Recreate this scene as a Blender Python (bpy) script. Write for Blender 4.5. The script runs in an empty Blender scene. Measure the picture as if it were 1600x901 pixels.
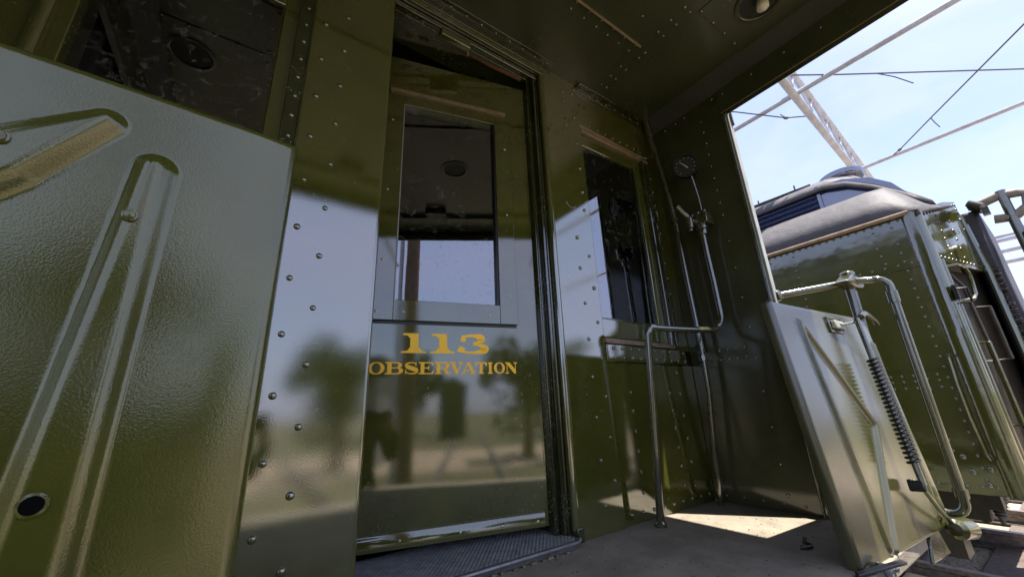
import bpy, bmesh, math, random
from mathutils import Vector, Matrix, noise
random.seed(7)
sc = bpy.context.scene
R_ = math.radians
GZ = -1.45          # ground level (the camera is the origin)

# ------------------------------------------------------------------ camera
cam_d = bpy.data.cameras.new("camera"); cam = bpy.data.objects.new("camera", cam_d)
sc.collection.objects.link(cam); sc.camera = cam
cam_d.sensor_width = 36; cam_d.lens = 13.485; cam_d.clip_start = 0.02; cam_d.clip_end = 6000
right = Vector((0.82632, -0.56175, -0.04033)); up = Vector((-0.13941, -0.27339, 0.95175)); back = Vector((-0.54567, -0.78083, -0.30422))
cam.matrix_world = Matrix(((right.x, up.x, back.x, 0), (right.y, up.y, back.y, 0), (right.z, up.z, back.z, 0), (0, 0, 0, 1)))

# ------------------------------------------------------------------ sky, sun, exposure
SUN = Vector((0.21, -0.284, 1.0)).normalized()
world = bpy.data.worlds.new("World"); sc.world = world; world.use_nodes = True
nt = world.node_tree; nt.nodes.clear()
N = nt.nodes.new; L = nt.links.new
wo = N("ShaderNodeOutputWorld"); bg = N("ShaderNodeBackground"); sky = N("ShaderNodeTexSky")
sky.sky_type = 'NISHITA'; sky.sun_disc = False
sky.sun_elevation = math.asin(SUN.z); sky.sun_rotation = math.atan2(SUN.x, SUN.y)
sky.air_density = 1.0; sky.dust_density = 1.2; sky.ozone_density = 2.0
tc = N("ShaderNodeTexCoord"); mp = N("ShaderNodeMapping"); mp.inputs['Scale'].default_value = (1.0, 1.0, 2.2)
n1 = N("ShaderNodeTexNoise"); n1.inputs['Scale'].default_value = 1.9; n1.inputs['Detail'].default_value = 7; n1.inputs['Roughness'].default_value = .56
n1.inputs['Distortion'].default_value = .5
cr = N("ShaderNodeMapRange"); cr.inputs['From Min'].default_value = .36; cr.inputs['From Max'].default_value = .72
cr.inputs['To Min'].default_value = .32; cr.inputs['To Max'].default_value = .9
mx = N("ShaderNodeMix"); mx.data_type = 'RGBA'; mx.inputs[7].default_value = (3.75, 3.95, 5.8, 1)
L(tc.outputs['Generated'], mp.inputs['Vector']); L(mp.outputs[0], n1.inputs['Vector']); L(n1.outputs['Fac'], cr.inputs['Value'])
L(cr.outputs[0], mx.inputs[0]); L(sky.outputs[0], mx.inputs[6]); L(mx.outputs[2], bg.inputs['Color'])
bg.inputs['Strength'].default_value = 0.1; L(bg.outputs[0], wo.inputs['Surface'])
sl = bpy.data.lights.new("sun", 'SUN'); sl.energy = 4.5; sl.angle = R_(.53); sl.color = (1, .95, .87)
so = bpy.data.objects.new("sun", sl); sc.collection.objects.link(so)
so.rotation_euler = SUN.to_track_quat('Z', 'Y').to_euler(); so.location = SUN * 30
sc.view_settings.view_transform = 'Standard'; sc.view_settings.look = 'None'
sc.view_settings.exposure = 1.48; sc.view_settings.gamma = 1
sc.cycles.use_denoising = True; sc.cycles.max_bounces = 8; sc.cycles.diffuse_bounces = 4; sc.cycles.glossy_bounces = 5
sc.cycles.caustics_reflective = False; sc.cycles.caustics_refractive = False; sc.cycles.sample_clamp_indirect = 6

# ------------------------------------------------------------------ materials
def mat(name, col, rough=.5, spec=.5, ior=1.5, metal=0, peel=None, var=0, var_scale=6, rough_var=0, col2=None, streak=False, chips=None):
    """base colour, gloss, fine orange peel (scale, depth) and a soft wear variation"""
    m = bpy.data.materials.new(name); m.use_nodes = True
    t = m.node_tree; b = t.nodes['Principled BSDF']
    b.inputs['Base Color'].default_value = (*col, 1); b.inputs['Roughness'].default_value = rough
    b.inputs['IOR'].default_value = ior; b.inputs['Metallic'].default_value = metal
    b.inputs['Specular IOR Level'].default_value = spec
    co = t.nodes.new("ShaderNodeTexCoord")
    if var or col2:
        n = t.nodes.new("ShaderNodeTexNoise"); n.inputs['Scale'].default_value = var_scale; n.inputs['Detail'].default_value = 6
        n.inputs['Roughness'].default_value = .65
        if streak:
            mpg = t.nodes.new("ShaderNodeMapping"); mpg.inputs['Scale'].default_value = (3, 3, .4)
            t.links.new(co.outputs['Object'], mpg.inputs['Vector']); t.links.new(mpg.outputs[0], n.inputs['Vector'])
        else:
            t.links.new(co.outputs['Object'], n.inputs['Vector'])
        x = t.nodes.new("ShaderNodeMix"); x.data_type = 'RGBA'
        c2 = col2 or tuple(c * (1 - var) for c in col)
        x.inputs[6].default_value = (*col, 1); x.inputs[7].default_value = (*c2, 1)
        r = t.nodes.new("ShaderNodeMapRange"); r.inputs['From Min'].default_value = .38; r.inputs['From Max'].default_value = .66
        t.links.new(n.outputs['Fac'], r.inputs['Value']); t.links.new(r.outputs[0], x.inputs[0]); t.links.new(x.outputs[2], b.inputs['Base Color'])
        if rough_var:
            q = t.nodes.new("ShaderNodeMapRange"); q.inputs['From Min'].default_value = .3; q.inputs['From Max'].default_value = .7
            q.inputs['To Min'].default_value = rough; q.inputs['To Max'].default_value = rough + rough_var
            t.links.new(n.outputs['Fac'], q.inputs['Value']); t.links.new(q.outputs[0], b.inputs['Roughness'])
    if chips:
        n = t.nodes.new("ShaderNodeTexNoise"); n.inputs['Scale'].default_value = chips[1]; n.inputs['Detail'].default_value = 5; n.inputs['Distortion'].default_value = 2.2
        n2 = t.nodes.new("ShaderNodeTexNoise"); n2.inputs['Scale'].default_value = 4.5; n2.inputs['Detail'].default_value = 2
        r = t.nodes.new("ShaderNodeMapRange"); r.inputs['From Min'].default_value = chips[0]; r.inputs['From Max'].default_value = chips[0] + .03
        r2 = t.nodes.new("ShaderNodeMapRange"); r2.inputs['From Min'].default_value = .45; r2.inputs['From Max'].default_value = .6
        a = t.nodes.new("ShaderNodeMath"); a.operation = 'MULTIPLY'
        t.links.new(co.outputs['Object'], n.inputs['Vector']); t.links.new(co.outputs['Object'], n2.inputs['Vector'])
        t.links.new(n.outputs['Fac'], r.inputs['Value']); t.links.new(n2.outputs['Fac'], r2.inputs['Value'])
        t.links.new(r.outputs[0], a.inputs[0]); t.links.new(r2.outputs[0], a.inputs[1])
        x = t.nodes.new("ShaderNodeMix"); x.data_type = 'RGBA'; x.inputs[7].default_value = (.34, .34, .27, 1)
        old = b.inputs['Base Color'].links[0].from_socket if b.inputs['Base Color'].links else None
        if old: t.links.new(old, x.inputs[6])
        else: x.inputs[6].default_value = (*col, 1)
        t.links.new(a.outputs[0], x.inputs[0]); t.links.new(x.outputs[2], b.inputs['Base Color'])
    if peel:
        n = t.nodes.new("ShaderNodeTexNoise"); n.inputs['Scale'].default_value = peel[0]; n.inputs['Detail'].default_value = 3
        t.links.new(co.outputs['Object'], n.inputs['Vector'])
        # broad waviness of the sheet under the paint
        w = t.nodes.new("ShaderNodeTexNoise"); w.inputs['Scale'].default_value = 9; w.inputs['Detail'].default_value = 1
        t.links.new(co.outputs['Object'], w.inputs['Vector'])
        a = t.nodes.new("ShaderNodeMath"); a.operation = 'MULTIPLY_ADD'; a.inputs[1].default_value = peel[2] if len(peel) > 2 else 8
        t.links.new(w.outputs['Fac'], a.inputs[0]); t.links.new(n.outputs['Fac'], a.inputs[2])
        u = t.nodes.new("ShaderNodeBump"); u.inputs['Distance'].default_value = peel[1]; u.inputs['Strength'].default_value = 1
        t.links.new(a.outputs[0], u.inputs['Height']); t.links.new(u.outputs[0], b.inputs['Normal'])
    return m

OL = (.094, .099, .016)
M = {}
M['green'] = mat("olive_gloss_paint", OL, .018, ior=2.85, peel=(300, .00007, 1.5), var=.25, var_scale=5, rough_var=.02, chips=(.70, 70))
M['trap'] = mat("olive_peel_paint", tuple(c * .9 for c in OL), .085, ior=1.9, peel=(560, .00016, 2.2), var=.25, var_scale=7, rough_var=.08)
M['trap_worn'] = mat("worn_olive_trap_paint", (.052, .054, .013), .13, ior=1.95, peel=(120, .00012, 3), var_scale=5, rough_var=.12, col2=(.075, .068, .026))
M['door'] = mat("olive_door_paint", OL, .028, ior=2.15, peel=(230, .00004, 3), var=.3, var_scale=6, rough_var=.015, chips=(.665, 55))
M['ceil'] = mat("shaded_ceiling_olive", (.068, .073, .040), .2, ior=1.7, peel=(200, .00006, 2), var=.25, var_scale=3, rough_var=.1)  # car's olive green with the shade under the roof put into the colour
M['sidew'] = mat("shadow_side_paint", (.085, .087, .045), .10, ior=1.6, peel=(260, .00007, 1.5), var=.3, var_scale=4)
M['trim'] = mat("dark_trim_paint", (.04, .045, .014), .12, ior=2.0, peel=(140, .0003, 3), var=.4, var_scale=14, chips=(.62, 60))
M['pipe'] = mat("painted_pipe", (.05, .054, .02), .12, ior=2.3, peel=(150, .0001, 3), var=.4, var_scale=20, col2=(.09, .085, .045))
M['black'] = mat("black_iron", (.012, .012, .012), .35, peel=(160, .0002, 3), var=.3, var_scale=20, col2=(.03, .026, .02))
M['hole'] = mat("dark_hole", (.006, .006, .006), .9, spec=0)
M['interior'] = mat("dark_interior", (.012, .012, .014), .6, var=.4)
M['wood'] = mat("bare_wood_strip", (.30, .235, .15), .55, var_scale=30, col2=(.2, .15, .09), peel=(90, .0003, 2))
M['sill'] = mat("brown_sill", (.36, .26, .17), .3, ior=1.6, var_scale=20, col2=(.22, .155, .10))
M['yellow'] = mat("gold_lettering", (1.0, .55, .035), .3, metal=.45, ior=1.5, var=.10, var_scale=30)
M['floor'] = mat("grey_grit_floor", (.36, .31, .235), .75, ior=1.3, var_scale=7, col2=(.24, .205, .16), peel=(300, .004, .3), chips=(.62, 160))
M['steel'] = mat("worn_steel", (.38, .38, .37), .4, metal=.3, var=.4, var_scale=30, peel=(200, .0003, 2))
M['lightedge'] = mat("pale_sunlit_edge", (.42, .42, .38), .35, var_scale=15, col2=(.30, .31, .26), peel=(90, .0003, 2))  # pale tone carries sunlight on the doorway post; other small pale parts share it
M['screw'] = mat("brass_screw", (.7, .62, .42), .3, metal=.6)
M['dial'] = mat("gauge_dial", (.05, .05, .05), .2, var=.3)
M['needle'] = mat("gauge_needle", (.7, .7, .68), .4)
M['rust'] = mat("rusty_metal", (.16, .075, .04), .8, var_scale=30, col2=(.07, .035, .02), peel=(150, .001, 1))
M['bulb'] = mat("lamp_bulb", (.75, .7, .62), .15)
M['green2'] = mat("olive_side_paint", (.06, .064, .013), .07, ior=2.3, peel=(60, .00014, 12), var=.2, var_scale=2, rough_var=.08)
M['canvas'] = mat("grey_roof_canvas", (.098, .09, .092), .65, ior=1.4, var_scale=9, col2=(.075, .07, .073), peel=(14, .004, .5))
M['clere'] = mat("sky_tinted_clerestory", (.07, .09, .20), .12, ior=2.5, peel=(30, .0003, 4))  # blue of the mirrored sky put into the base colour
M['roof'] = mat("dark_roof", (.06, .06, .055), .7, var=.3)
M['dark2'] = mat("dark_vestibule_paint", (.035, .031, .024), .35, var_scale=12, col2=(.06, .05, .036), peel=(60, .0004, 4))
M['diaph'] = mat("grey_diaphragm", (.05, .045, .055), .5, var=.35, var_scale=10)
M['galv'] = mat("galvanised_tube", (.56, .58, .66), .4, var_scale=6, col2=(.40, .40, .44))
M['wire'] = mat("cable", (.12, .11, .11), .6)
M['hose'] = mat("canvas_hose", (.28, .25, .20), .7, var_scale=30, col2=(.18, .155, .12), peel=(120, .001, 1))
M['rail'] = mat("rail_steel", (.26, .24, .22), .4, metal=.5, var_scale=30, col2=(.15, .10, .07))
M['tie'] = mat("weathered_tie", (.17, .13, .10), .85, var_scale=20, col2=(.09, .07, .055), peel=(60, .003, 1))
M['bark'] = mat("pole_wood", (.20, .13, .075), .8, var_scale=15, col2=(.10, .065, .04), peel=(30, .004, 2))
M['leaf'] = mat("leaves", (.055, .085, .025), .6, var_scale=2, col2=(.09, .12, .035))
M['grass'] = mat("dry_grass", (.16, .16, .06), .8, var_scale=3, col2=(.26, .22, .10))
M['shed'] = mat("corrugated_grey", (.30, .29, .28), .5, var_scale=4, col2=(.22, .21, .2))
M['shedg'] = mat("green_boards", (.03, .05, .025), .6, var=.3)

M['trap'].node_tree.nodes['Principled BSDF'].inputs['Specular Tint'].default_value = (1, .96, .80, 1)
def glass_mat():
    m = bpy.data.materials.new("window_glass"); m.use_nodes = True; t = m.node_tree; t.nodes.clear()
    o = t.nodes.new("ShaderNodeOutputMaterial"); x = t.nodes.new("ShaderNodeMixShader")
    tr = t.nodes.new("ShaderNodeBsdfTransparent"); tr.inputs[0].default_value = (.5, .52, .56, 1)
    g = t.nodes.new("ShaderNodeBsdfGlossy"); g.inputs['Roughness'].default_value = .015; g.inputs[0].default_value = (.92, .94, 1, 1)
    fr = t.nodes.new("ShaderNodeFresnel"); fr.inputs['IOR'].default_value = 3.1
    ge = t.nodes.new("ShaderNodeNewGeometry"); sb = t.nodes.new("ShaderNodeMath"); sb.operation = 'SUBTRACT'; sb.inputs[0].default_value = 1; sb.use_clamp = True
    fm = t.nodes.new("ShaderNodeMath"); fm.operation = 'MULTIPLY'; t.links.new(ge.outputs['Backfacing'], sb.inputs[1]); t.links.new(sb.outputs[0], fm.inputs[0]); t.links.new(fr.outputs[0], fm.inputs[1])
    co = t.nodes.new("ShaderNodeTexCoord"); n = t.nodes.new("ShaderNodeTexNoise"); n.inputs['Scale'].default_value = 6
    b = t.nodes.new("ShaderNodeBump"); b.inputs['Distance'].default_value = .0001
    t.links.new(co.outputs['Object'], n.inputs['Vector']); t.links.new(n.outputs['Fac'], b.inputs['Height']); t.links.new(b.outputs[0], g.inputs['Normal'])
    # dust and smears on the pane
    d = t.nodes.new("ShaderNodeBsdfDiffuse"); d.inputs[0].default_value = (.3, .3, .3, 1)
    n2 = t.nodes.new("ShaderNodeTexNoise"); n2.inputs['Scale'].default_value = 40; n2.inputs['Detail'].default_value = 8; n2.inputs['Distortion'].default_value = 1.5
    r = t.nodes.new("ShaderNodeMapRange"); r.inputs['From Min'].default_value = .57; r.inputs['From Max'].default_value = .8; r.inputs['To Max'].default_value = .4
    t.links.new(co.outputs['Object'], n2.inputs['Vector']); t.links.new(n2.outputs['Fac'], r.inputs['Value'])
    x2 = t.nodes.new("ShaderNodeMixShader")
    t.links.new(fm.outputs[0], x.inputs[0]); t.links.new(tr.outputs[0], x.inputs[1]); t.links.new(g.outputs[0], x.inputs[2])
    t.links.new(r.outputs[0], x2.inputs[0]); t.links.new(x.outputs[0], x2.inputs[1]); t.links.new(d.outputs[0], x2.inputs[2])
    t.links.new(x2.outputs[0], o.inputs[0])
    return m
M['glass'] = glass_mat()

def ground_mat(name, c1, c2, c3):
    m = bpy.data.materials.new(name); m.use_nodes = True; t = m.node_tree; b = t.nodes['Principled BSDF']
    b.inputs['Roughness'].default_value = .95
    co = t.nodes.new("ShaderNodeTexCoord")
    def noi(s, d=8):
        n = t.nodes.new("ShaderNodeTexNoise"); n.inputs['Scale'].default_value = s; n.inputs['Detail'].default_value = d
        t.links.new(co.outputs['Object'], n.inputs['Vector']); return n
    def mix(f, a, c, lo, hi):
        r = t.nodes.new("ShaderNodeMapRange"); r.inputs['From Min'].default_value = lo; r.inputs['From Max'].default_value = hi
        x = t.nodes.new("ShaderNodeMix"); x.data_type = 'RGBA'
        t.links.new(f.outputs['Fac'], r.inputs['Value']); t.links.new(r.outputs[0], x.inputs[0])
        for k, s in ((6, a), (7, c)):
            if isinstance(s, tuple): x.inputs[k].default_value = (*s, 1)
            else: t.links.new(s.outputs[2], x.inputs[k])
        return x
    a = mix(noi(1.3), c1, c2, .4, .65)
    a = mix(noi(.22, 5), a, c3, .50, .66)
    a = mix(noi(35, 3), a, (.16, .12, .09), .60, .72)
    t.links.new(a.outputs[2], b.inputs['Base Color'])
    u = t.nodes.new("ShaderNodeBump"); u.inputs['Distance'].default_value = .03; n = noi(25, 6)
    t.links.new(n.outputs['Fac'], u.inputs['Height']); t.links.new(u.outputs[0], b.inputs['Normal'])
    return m
M['ground'] = ground_mat("weedy_ground", (.125, .11, .055), (.085, .085, .035), (.07, .08, .03))
M['dirt'] = ground_mat("pale_dirt", (.42, .33, .23), (.30, .235, .155), (.36, .28, .2))
M['ballast'] = ground_mat("pinkish_ballast", (.46, .37, .29), (.33, .26, .19), (.30, .27, .16))

M['tread'] = mat("anti_slip_plate", (.12, .12, .115), .5, var_scale=12, col2=(.07, .07, .065), peel=(300, .0006, 1))

# ------------------------------------------------------------------ mesh helpers
class MB:
    def __init__(s, fn=None): s.v = []; s.f = []; s.fn = fn
    def add(s, vs, fs):
        k = len(s.v); s.v += [Vector(p) for p in vs]; s.f += [tuple(i + k for i in f) for f in fs]; return s
    def box(s, x0, x1, y0, y1, z0, z1):
        return s.add([(x0, y0, z0), (x1, y0, z0), (x1, y1, z0), (x0, y1, z0), (x0, y0, z1), (x1, y0, z1), (x1, y1, z1), (x0, y1, z1)],
                     [(0, 3, 2, 1), (4, 5, 6, 7), (0, 1, 5, 4), (1, 2, 6, 5), (2, 3, 7, 6), (3, 0, 4, 7)])
    def prism(s, poly, axis, a, b):
        """poly: 2-D outline; axis 'x','y' or 'z' extruded from a to b"""
        n = len(poly)
        def p(u, w, t): return {'z': (u, w, t), 'y': (u, t, w), 'x': (t, u, w)}[axis]
        vs = [p(u, w, a) for u, w in poly] + [p(u, w, b) for u, w in poly]
        return s.add(vs, [tuple(range(n))[::-1], tuple(range(n, 2 * n))] + [(i, (i + 1) % n, n + (i + 1) % n, n + i) for i in range(n)])
    def tube(s, pts, r, n=10, cap=True):
        pts = [Vector(p) for p in pts]; rs = r if isinstance(r, (list, tuple)) else [r] * len(pts)
        u = None; rings = []
        for i, p in enumerate(pts):
            d = (pts[min(i + 1, len(pts) - 1)] - pts[max(i - 1, 0)]).normalized()
            if u is None: u = d.orthogonal().normalized()
            u = (u - d * u.dot(d)).normalized(); w = d.cross(u)
            rings.append([p + (u * math.cos(2 * math.pi * k / n) + w * math.sin(2 * math.pi * k / n)) * rs[i] for k in range(n)])
        vs = [q for g in rings for q in g]; fs = []
        for i in range(len(pts) - 1):
            for k in range(n):
                a = i * n + k; b = i * n + (k + 1) % n; fs.append((a, b, b + n, a + n))
        if cap: fs += [tuple(range(n))[::-1], tuple(range(len(vs) - n, len(vs)))]
        return s.add(vs, fs)
    def lathe(s, prof, c, ax, n=24):
        """prof: (radius, height along ax)"""
        ax = Vector(ax).normalized(); u = ax.orthogonal().normalized(); w = ax.cross(u); c = Vector(c)
        vs = [c + ax * h + (u * math.cos(2 * math.pi * k / n) + w * math.sin(2 * math.pi * k / n)) * max(r, 1e-5) for r, h in prof for k in range(n)]
        fs = [(i * n + k, i * n + (k + 1) % n, (i + 1) * n + (k + 1) % n, (i + 1) * n + k) for i in range(len(prof) - 1) for k in range(n)]
        return s.add(vs, fs)
    def build(s, name, m, parent=None, smooth=False, bevel=0, kind=None, label=None):
        me = bpy.data.meshes.new(name)
        vs = [s.fn(p) if s.fn else p for p in s.v]
        me.from_pydata([tuple(p) for p in vs], [], s.f); me.update()
        bm = bmesh.new(); bm.from_mesh(me); bmesh.ops.recalc_face_normals(bm, faces=bm.faces); bm.to_mesh(me); bm.free()
        me.materials.append(M[m] if isinstance(m, str) else m)
        if smooth or bevel:
            me.polygons.foreach_set('use_smooth', [True] * len(me.polygons))
            me.set_sharp_from_angle(angle=R_(38))
        o = bpy.data.objects.new(name, me); link(o, parent)
        if bevel:
            b = o.modifiers.new("bevel", 'BEVEL'); b.width = bevel; b.segments = 2; b.limit_method = 'ANGLE'; b.angle_limit = R_(40)
            b.harden_normals = False
        if kind: o['kind'] = kind
        if label: o['label'] = label
        return o

def link(o, parent=None):
    sc.collection.objects.link(o)
    if parent is not None:
        o.parent = parent
        if parent.type == 'EMPTY': o.matrix_parent_inverse = Matrix.Translation(-Vector(parent.location))
def thing(name, label, cat, loc, group=None):
    o = bpy.data.objects.new(name, None); sc.collection.objects.link(o); o.location = loc; o.empty_display_size = .2
    return tag(o, label, cat, group)
def tag(o, label, cat, group=None):
    o['label'] = label; o['category'] = cat
    if group: o['group'] = group
    return o
def arc(c, r, a0, a1, n, ax):
    """points on an arc in the plane of the two axis vectors ax"""
    c = Vector(c); u, w = Vector(ax[0]), Vector(ax[1])
    return [c + (u * math.cos(R_(a0 + (a1 - a0) * i / n)) + w * math.sin(R_(a0 + (a1 - a0) * i / n))) * r for i in range(n + 1)]

def rivet_mesh(name, r, h, m):
    b = MB(); n = 12
    b.lathe([(r, 0), (r * .97, h * .35), (r * .78, h * .75), (r * .42, h * .96), (0, h)], (0, 0, 0), (0, 0, 1), n)
    me = bpy.data.meshes.new(name); me.from_pydata([tuple(p) for p in b.v], [], b.f); me.update()
    me.polygons.foreach_set('use_smooth', [True] * len(me.polygons)); me.materials.append(M[m]); return me
RV = rivet_mesh("rivet", .0088, .0062, 'green')
RVs = rivet_mesh("rivet_small", .0068, .0048, 'green')
RVc = rivet_mesh("rivet_ceiling", .0072, .005, 'pipe')
DIR = {'-y': Matrix.Rotation(R_(90), 4, 'X'), '-x': Matrix.Rotation(R_(-90), 4, 'Y'), '-z': Matrix.Rotation(R_(180), 4, 'X'), '+z': Matrix.Identity(4)}
def rivets(parent, pts, d, me=RV, name='rivet', m4=None):
    for p in pts:
        o = bpy.data.objects.new(name, me); link(o, parent)
        j = 1 + random.uniform(-.15, .13)
        o.matrix_basis = Matrix.Translation(Vector(p)) @ (m4 if m4 is not None else DIR[d]) @ Matrix.Rotation(random.uniform(-.12, .12), 4, 'X') @ Matrix.Diagonal((j, j, j, 1))
def fr(a, b, n): return [a + (b - a) * i / (n - 1) for i in range(n)]

F = -.444          # platform floor
Y0 = 1.15          # face of the end wall
XC = .667          # centre line of the car
XR, XL = 1.943, -.609
CZ = 1.693         # ceiling

# =================================================================== the car with the platform
car = thing('observation_car', 'glossy olive green railway observation car whose platform door 113 stands ajar', 'railway car', (XC, 1.15, GZ))

# ---- end wall
w = MB(); w.box(.030, .285, Y0, Y0 + .02, F, CZ); w.tube([(.286, Y0 + .0105, F), (.286, Y0 + .0105, CZ)], .0103, 12)
pl = w.build('end_wall_panel', 'green', car, bevel=.0015, label='wide riveted panel left of the door')
rivets(pl, [(.131, Y0, 1.376 - .1547 * k) for k in range(12)] + [(.131, Y0, 1.53)], '-y')
rivets(pl, [(.0655, Y0, 1.30 - .155 * k) for k in range(12)] + [(.0655, Y0, 1.455), (.0655, Y0, 1.61)], '-y')
w = MB(); w.box(-.014, .029, Y0 - .012, Y0 + .012, F, CZ - .03); w.tube([(-.012, Y0 - .012, F), (-.012, Y0 - .012, CZ - .03)], .003, 8); w.tube([(.027, Y0 - .012, F), (.027, Y0 - .012, CZ - .03)], .003, 8)
st = w.build('cover_strip', 'trim', car, smooth=True)
rivets(st, [(.0085, Y0 - .012, 1.32 - .0737 * k) for k in range(22)], '-y', RVs)
w = MB(); w.box(1.052, 1.288, Y0, Y0 + .02, F, CZ); w.tube([(1.044, Y0 + .014, F + .035), (1.044, Y0 + .014, CZ - .06)], .0165, 14)
pr = w.build('end_wall_panel', 'green', car, bevel=.0015, label='narrow riveted panel right of the door')
rivets(pr, [(1.258, Y0, .516 - .158 * k) for k in range(6)] + [(1.25, Y0, z) for z in (1.615, 1.459, 1.298, 1.146, 1.01, .91, .67)], '-y')
rivets(pr, [(1.191, Y0, .437 - .158 * k) for k in range(6)] + [(1.183, Y0, z) for z in (1.598, 1.538, 1.383, .75, .60)], '-y')
MB().prism([(1.036, Y0 - .006), (1.062, Y0 - .012), (1.064, Y0 + .03), (1.028, Y0 + .03)], 'z', F, F + .045).build('corner_foot', 'trim', pr, bevel=.003)
# little hook left in the paint
MB().tube(arc((1.165, Y0 - .002, .93), .03, 190, 330, 10, ((1, 0, 0), (0, 0, 1))), .002, 6).build('paint_hook', 'lightedge', pr, smooth=True)
MB().box(.297, 1.0518, Y0, Y0 + .02, 1.634, CZ).build('door_header', 'green', car, bevel=.0015)
# stepped door frame: right jamb, left jamb, head
jf = MB()
jf.box(1.000, 1.034, Y0 + .024, Y0 + .05, F + .02, 1.6); jf.box(.975, .999, Y0 + .046, Y0 + .075, F + .02, 1.60)
jf.tube([(1.018, Y0 + .024, F + .02), (1.018, Y0 + .024, 1.62)], .006, 8); jf.tube([(.985, Y0 + .046, F + .02), (.985, Y0 + .046, 1.60)], .005, 8)
jf.box(.99, 1.05, Y0 + .076, Y0 + .2, F, 1.62)
jf.build('door_jamb', 'trim', car, smooth=True, bevel=.002)
jf = MB(); jf.box(.2601, .2835, Y0 + .022, Y0 + .06, F, 1.62); jf.box(.20, .258, Y0 + .061, Y0 + .16, F, 1.62)
jf.build('door_jamb', 'trim', car, bevel=.002)
jf = MB(); jf.box(.285, 1.036, Y0 + .022, Y0 + .046, 1.606, 1.632); jf.box(.285, .998, Y0 + .047, Y0 + .074, 1.603, 1.63)
jf.tube([(.285, Y0 + .022, 1.607), (1.02, Y0 + .022, 1.607)], .006, 8); jf.tube([(.285, Y0 + .0, 1.634), (1.045, Y0 + .0, 1.634)], .0045, 8)
jf.box(.285, .998, Y0 + .0745, Y0 + .2, 1.615, 1.70)
jf.build('door_head', 'trim', car, smooth=True, bevel=.002)
MB().box(.50, .64, Y0 + .012, Y0 + .04, 1.566, 1.6).build('closer_bracket', 'green', car, bevel=.003)
MB().tube([(.62, 1.225, 1.612), (.80, 1.222, 1.606), (.95, 1.21, 1.600)], .010, 8).build('closer_arm', 'rust', car, smooth=True)
MB().tube([(.645, 1.2, 1.6), (.647, 1.2, 1.565)], .004, 6).build('latch_pin', 'lightedge', car)

# ---- windows either side
def window(x0, x1, z0, z1, mirror):
    """x0..x1, z0..z1: pane; stiles, rails and sill round it"""
    f = MB(); y = Y0 + .012
    f.box(x0 - .03, x0, y, y + .03, z0 - .10, z1 + .07)
    f.box(x1, x1 + .055, y, y + .03, z0 - .10, z1 + .07)
    f.box(x0, x1, y + .0005, y + .03, z1, z1 + .07); f.box(x0, x1, y + .0005, y + .03, z0 - .085, z0)
    o = f.build('window_frame', 'green', car, bevel=.003)
    g = MB(); t = .004
    for a, b, c, d in ((x0, x0 + .008, z0, z1), (x1 - .008, x1, z0, z1)): g.box(a, b, y + .006, y + .02, c, d)
    g.box(x0 + .008, x1 - .008, y + .006, y + .02, z1 - .008, z1); g.box(x0 + .008, x1 - .008, y + .006, y + .02, z0, z0 + .008)
    g.build('glazing_bead', 'trim', o)
    MB().box(x0 + .002, x1 - .002, y + .014, y + .017, z0 + .002, z1 - .002).build('pane', 'glass', o)
    return o
window(1.300, 1.721, .383, 1.315, False)
window(-.470, -.056, .383, 1.315, True)
f = MB(); f.box(1.289, 1.845, Y0 - .004, Y0 + .03, 1.388, 1.408); f.box(1.289, 1.84, Y0 + .004, Y0 + .03, 1.41, 1.436)
f.build('window_head_mould', 'sill', car, bevel=.004)
f = MB(); f.box(1.777, 1.79, Y0 - .002, Y0 + .04, .29, 1.387); f.box(1.805, 1.832, Y0 + .004, Y0 + .04, .27, 1.387)
f.tube([(1.784, Y0 - .003, .29), (1.784, Y0 - .003, 1.387)], .006, 8); f.tube([(1.84, Y0 + .006, .27), (1.84, Y0 + .006, 1.387)], .006, 8)
f.build('window_side_mould', 'trim', car, smooth=True)
f = MB(); f.prism([(Y0 - .010, .268), (Y0 - .010, .288), (Y0 + .012, .296), (Y0 + .03, .296), (Y0 + .03, .270)], 'x', 1.2885, 1.80); f.build('window_sill', 'sill', car, bevel=.002)
f = MB(); f.prism([(Y0 - .010, .268), (Y0 - .010, .288), (Y0 + .012, .296), (Y0 + .03, .296), (Y0 + .03, .270)], 'x', -.52, -.0145); f.build('window_sill', 'sill', car, bevel=.002)
# upper wall right: header with rivet row
f = MB(); f.box(1.2885, XR, Y0 + .006, Y0 + .03, 1.437, CZ); f.box(1.845, XR, Y0 + .008, Y0 + .03, .2645, 1.4365)
uw = f.build('upper_wall', 'green', car, bevel=.001)
rivets(uw, [(x, Y0 + .006, 1.462) for x in fr(1.31, 1.80, 9)], '-y', RVs)
rivets(uw, [(1.865, Y0 + .008, z) for z in fr(.30, 1.30, 12)], '-y', RVs)
f = MB(); f.box(1.2885, 1.925, Y0 - .004, Y0 + .0055, 1.655, CZ - .001); f.box(1.2885, 1.925, Y0 - .03, Y0 - .0045, CZ - .007, CZ - .001)
an = f.build('cornice_angle', 'trim', car, bevel=.0015)
rivets(an, [(x, Y0 - .004, 1.672) for x in fr(1.31, 1.88, 9)], '-y', RVs)
f = MB(); f.box(-.5, 1.10, Y0 - .05, Y0 - .001, CZ - .006, CZ - .001); f.box(-.5, 1.10, Y0 - .006, Y0 - .0005, CZ - .03, CZ - .0062)
an = f.build('cornice_angle', 'trim', car, bevel=.0015)
rivets(an, [(x, Y0 - .028, CZ - .006) for x in fr(-.4, 1.06, 20)], '-z', RVs)
f = MB(); f.box(XL, -.5, Y0 + .008, Y0 + .03, F, CZ - .001); f.box(-.5, -.0145, Y0 + .004, Y0 + .03, 1.386, CZ - .001)
f.tube([(-.512, Y0 + .004, .29), (-.512, Y0 + .004, 1.386)], .018, 12)
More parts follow.
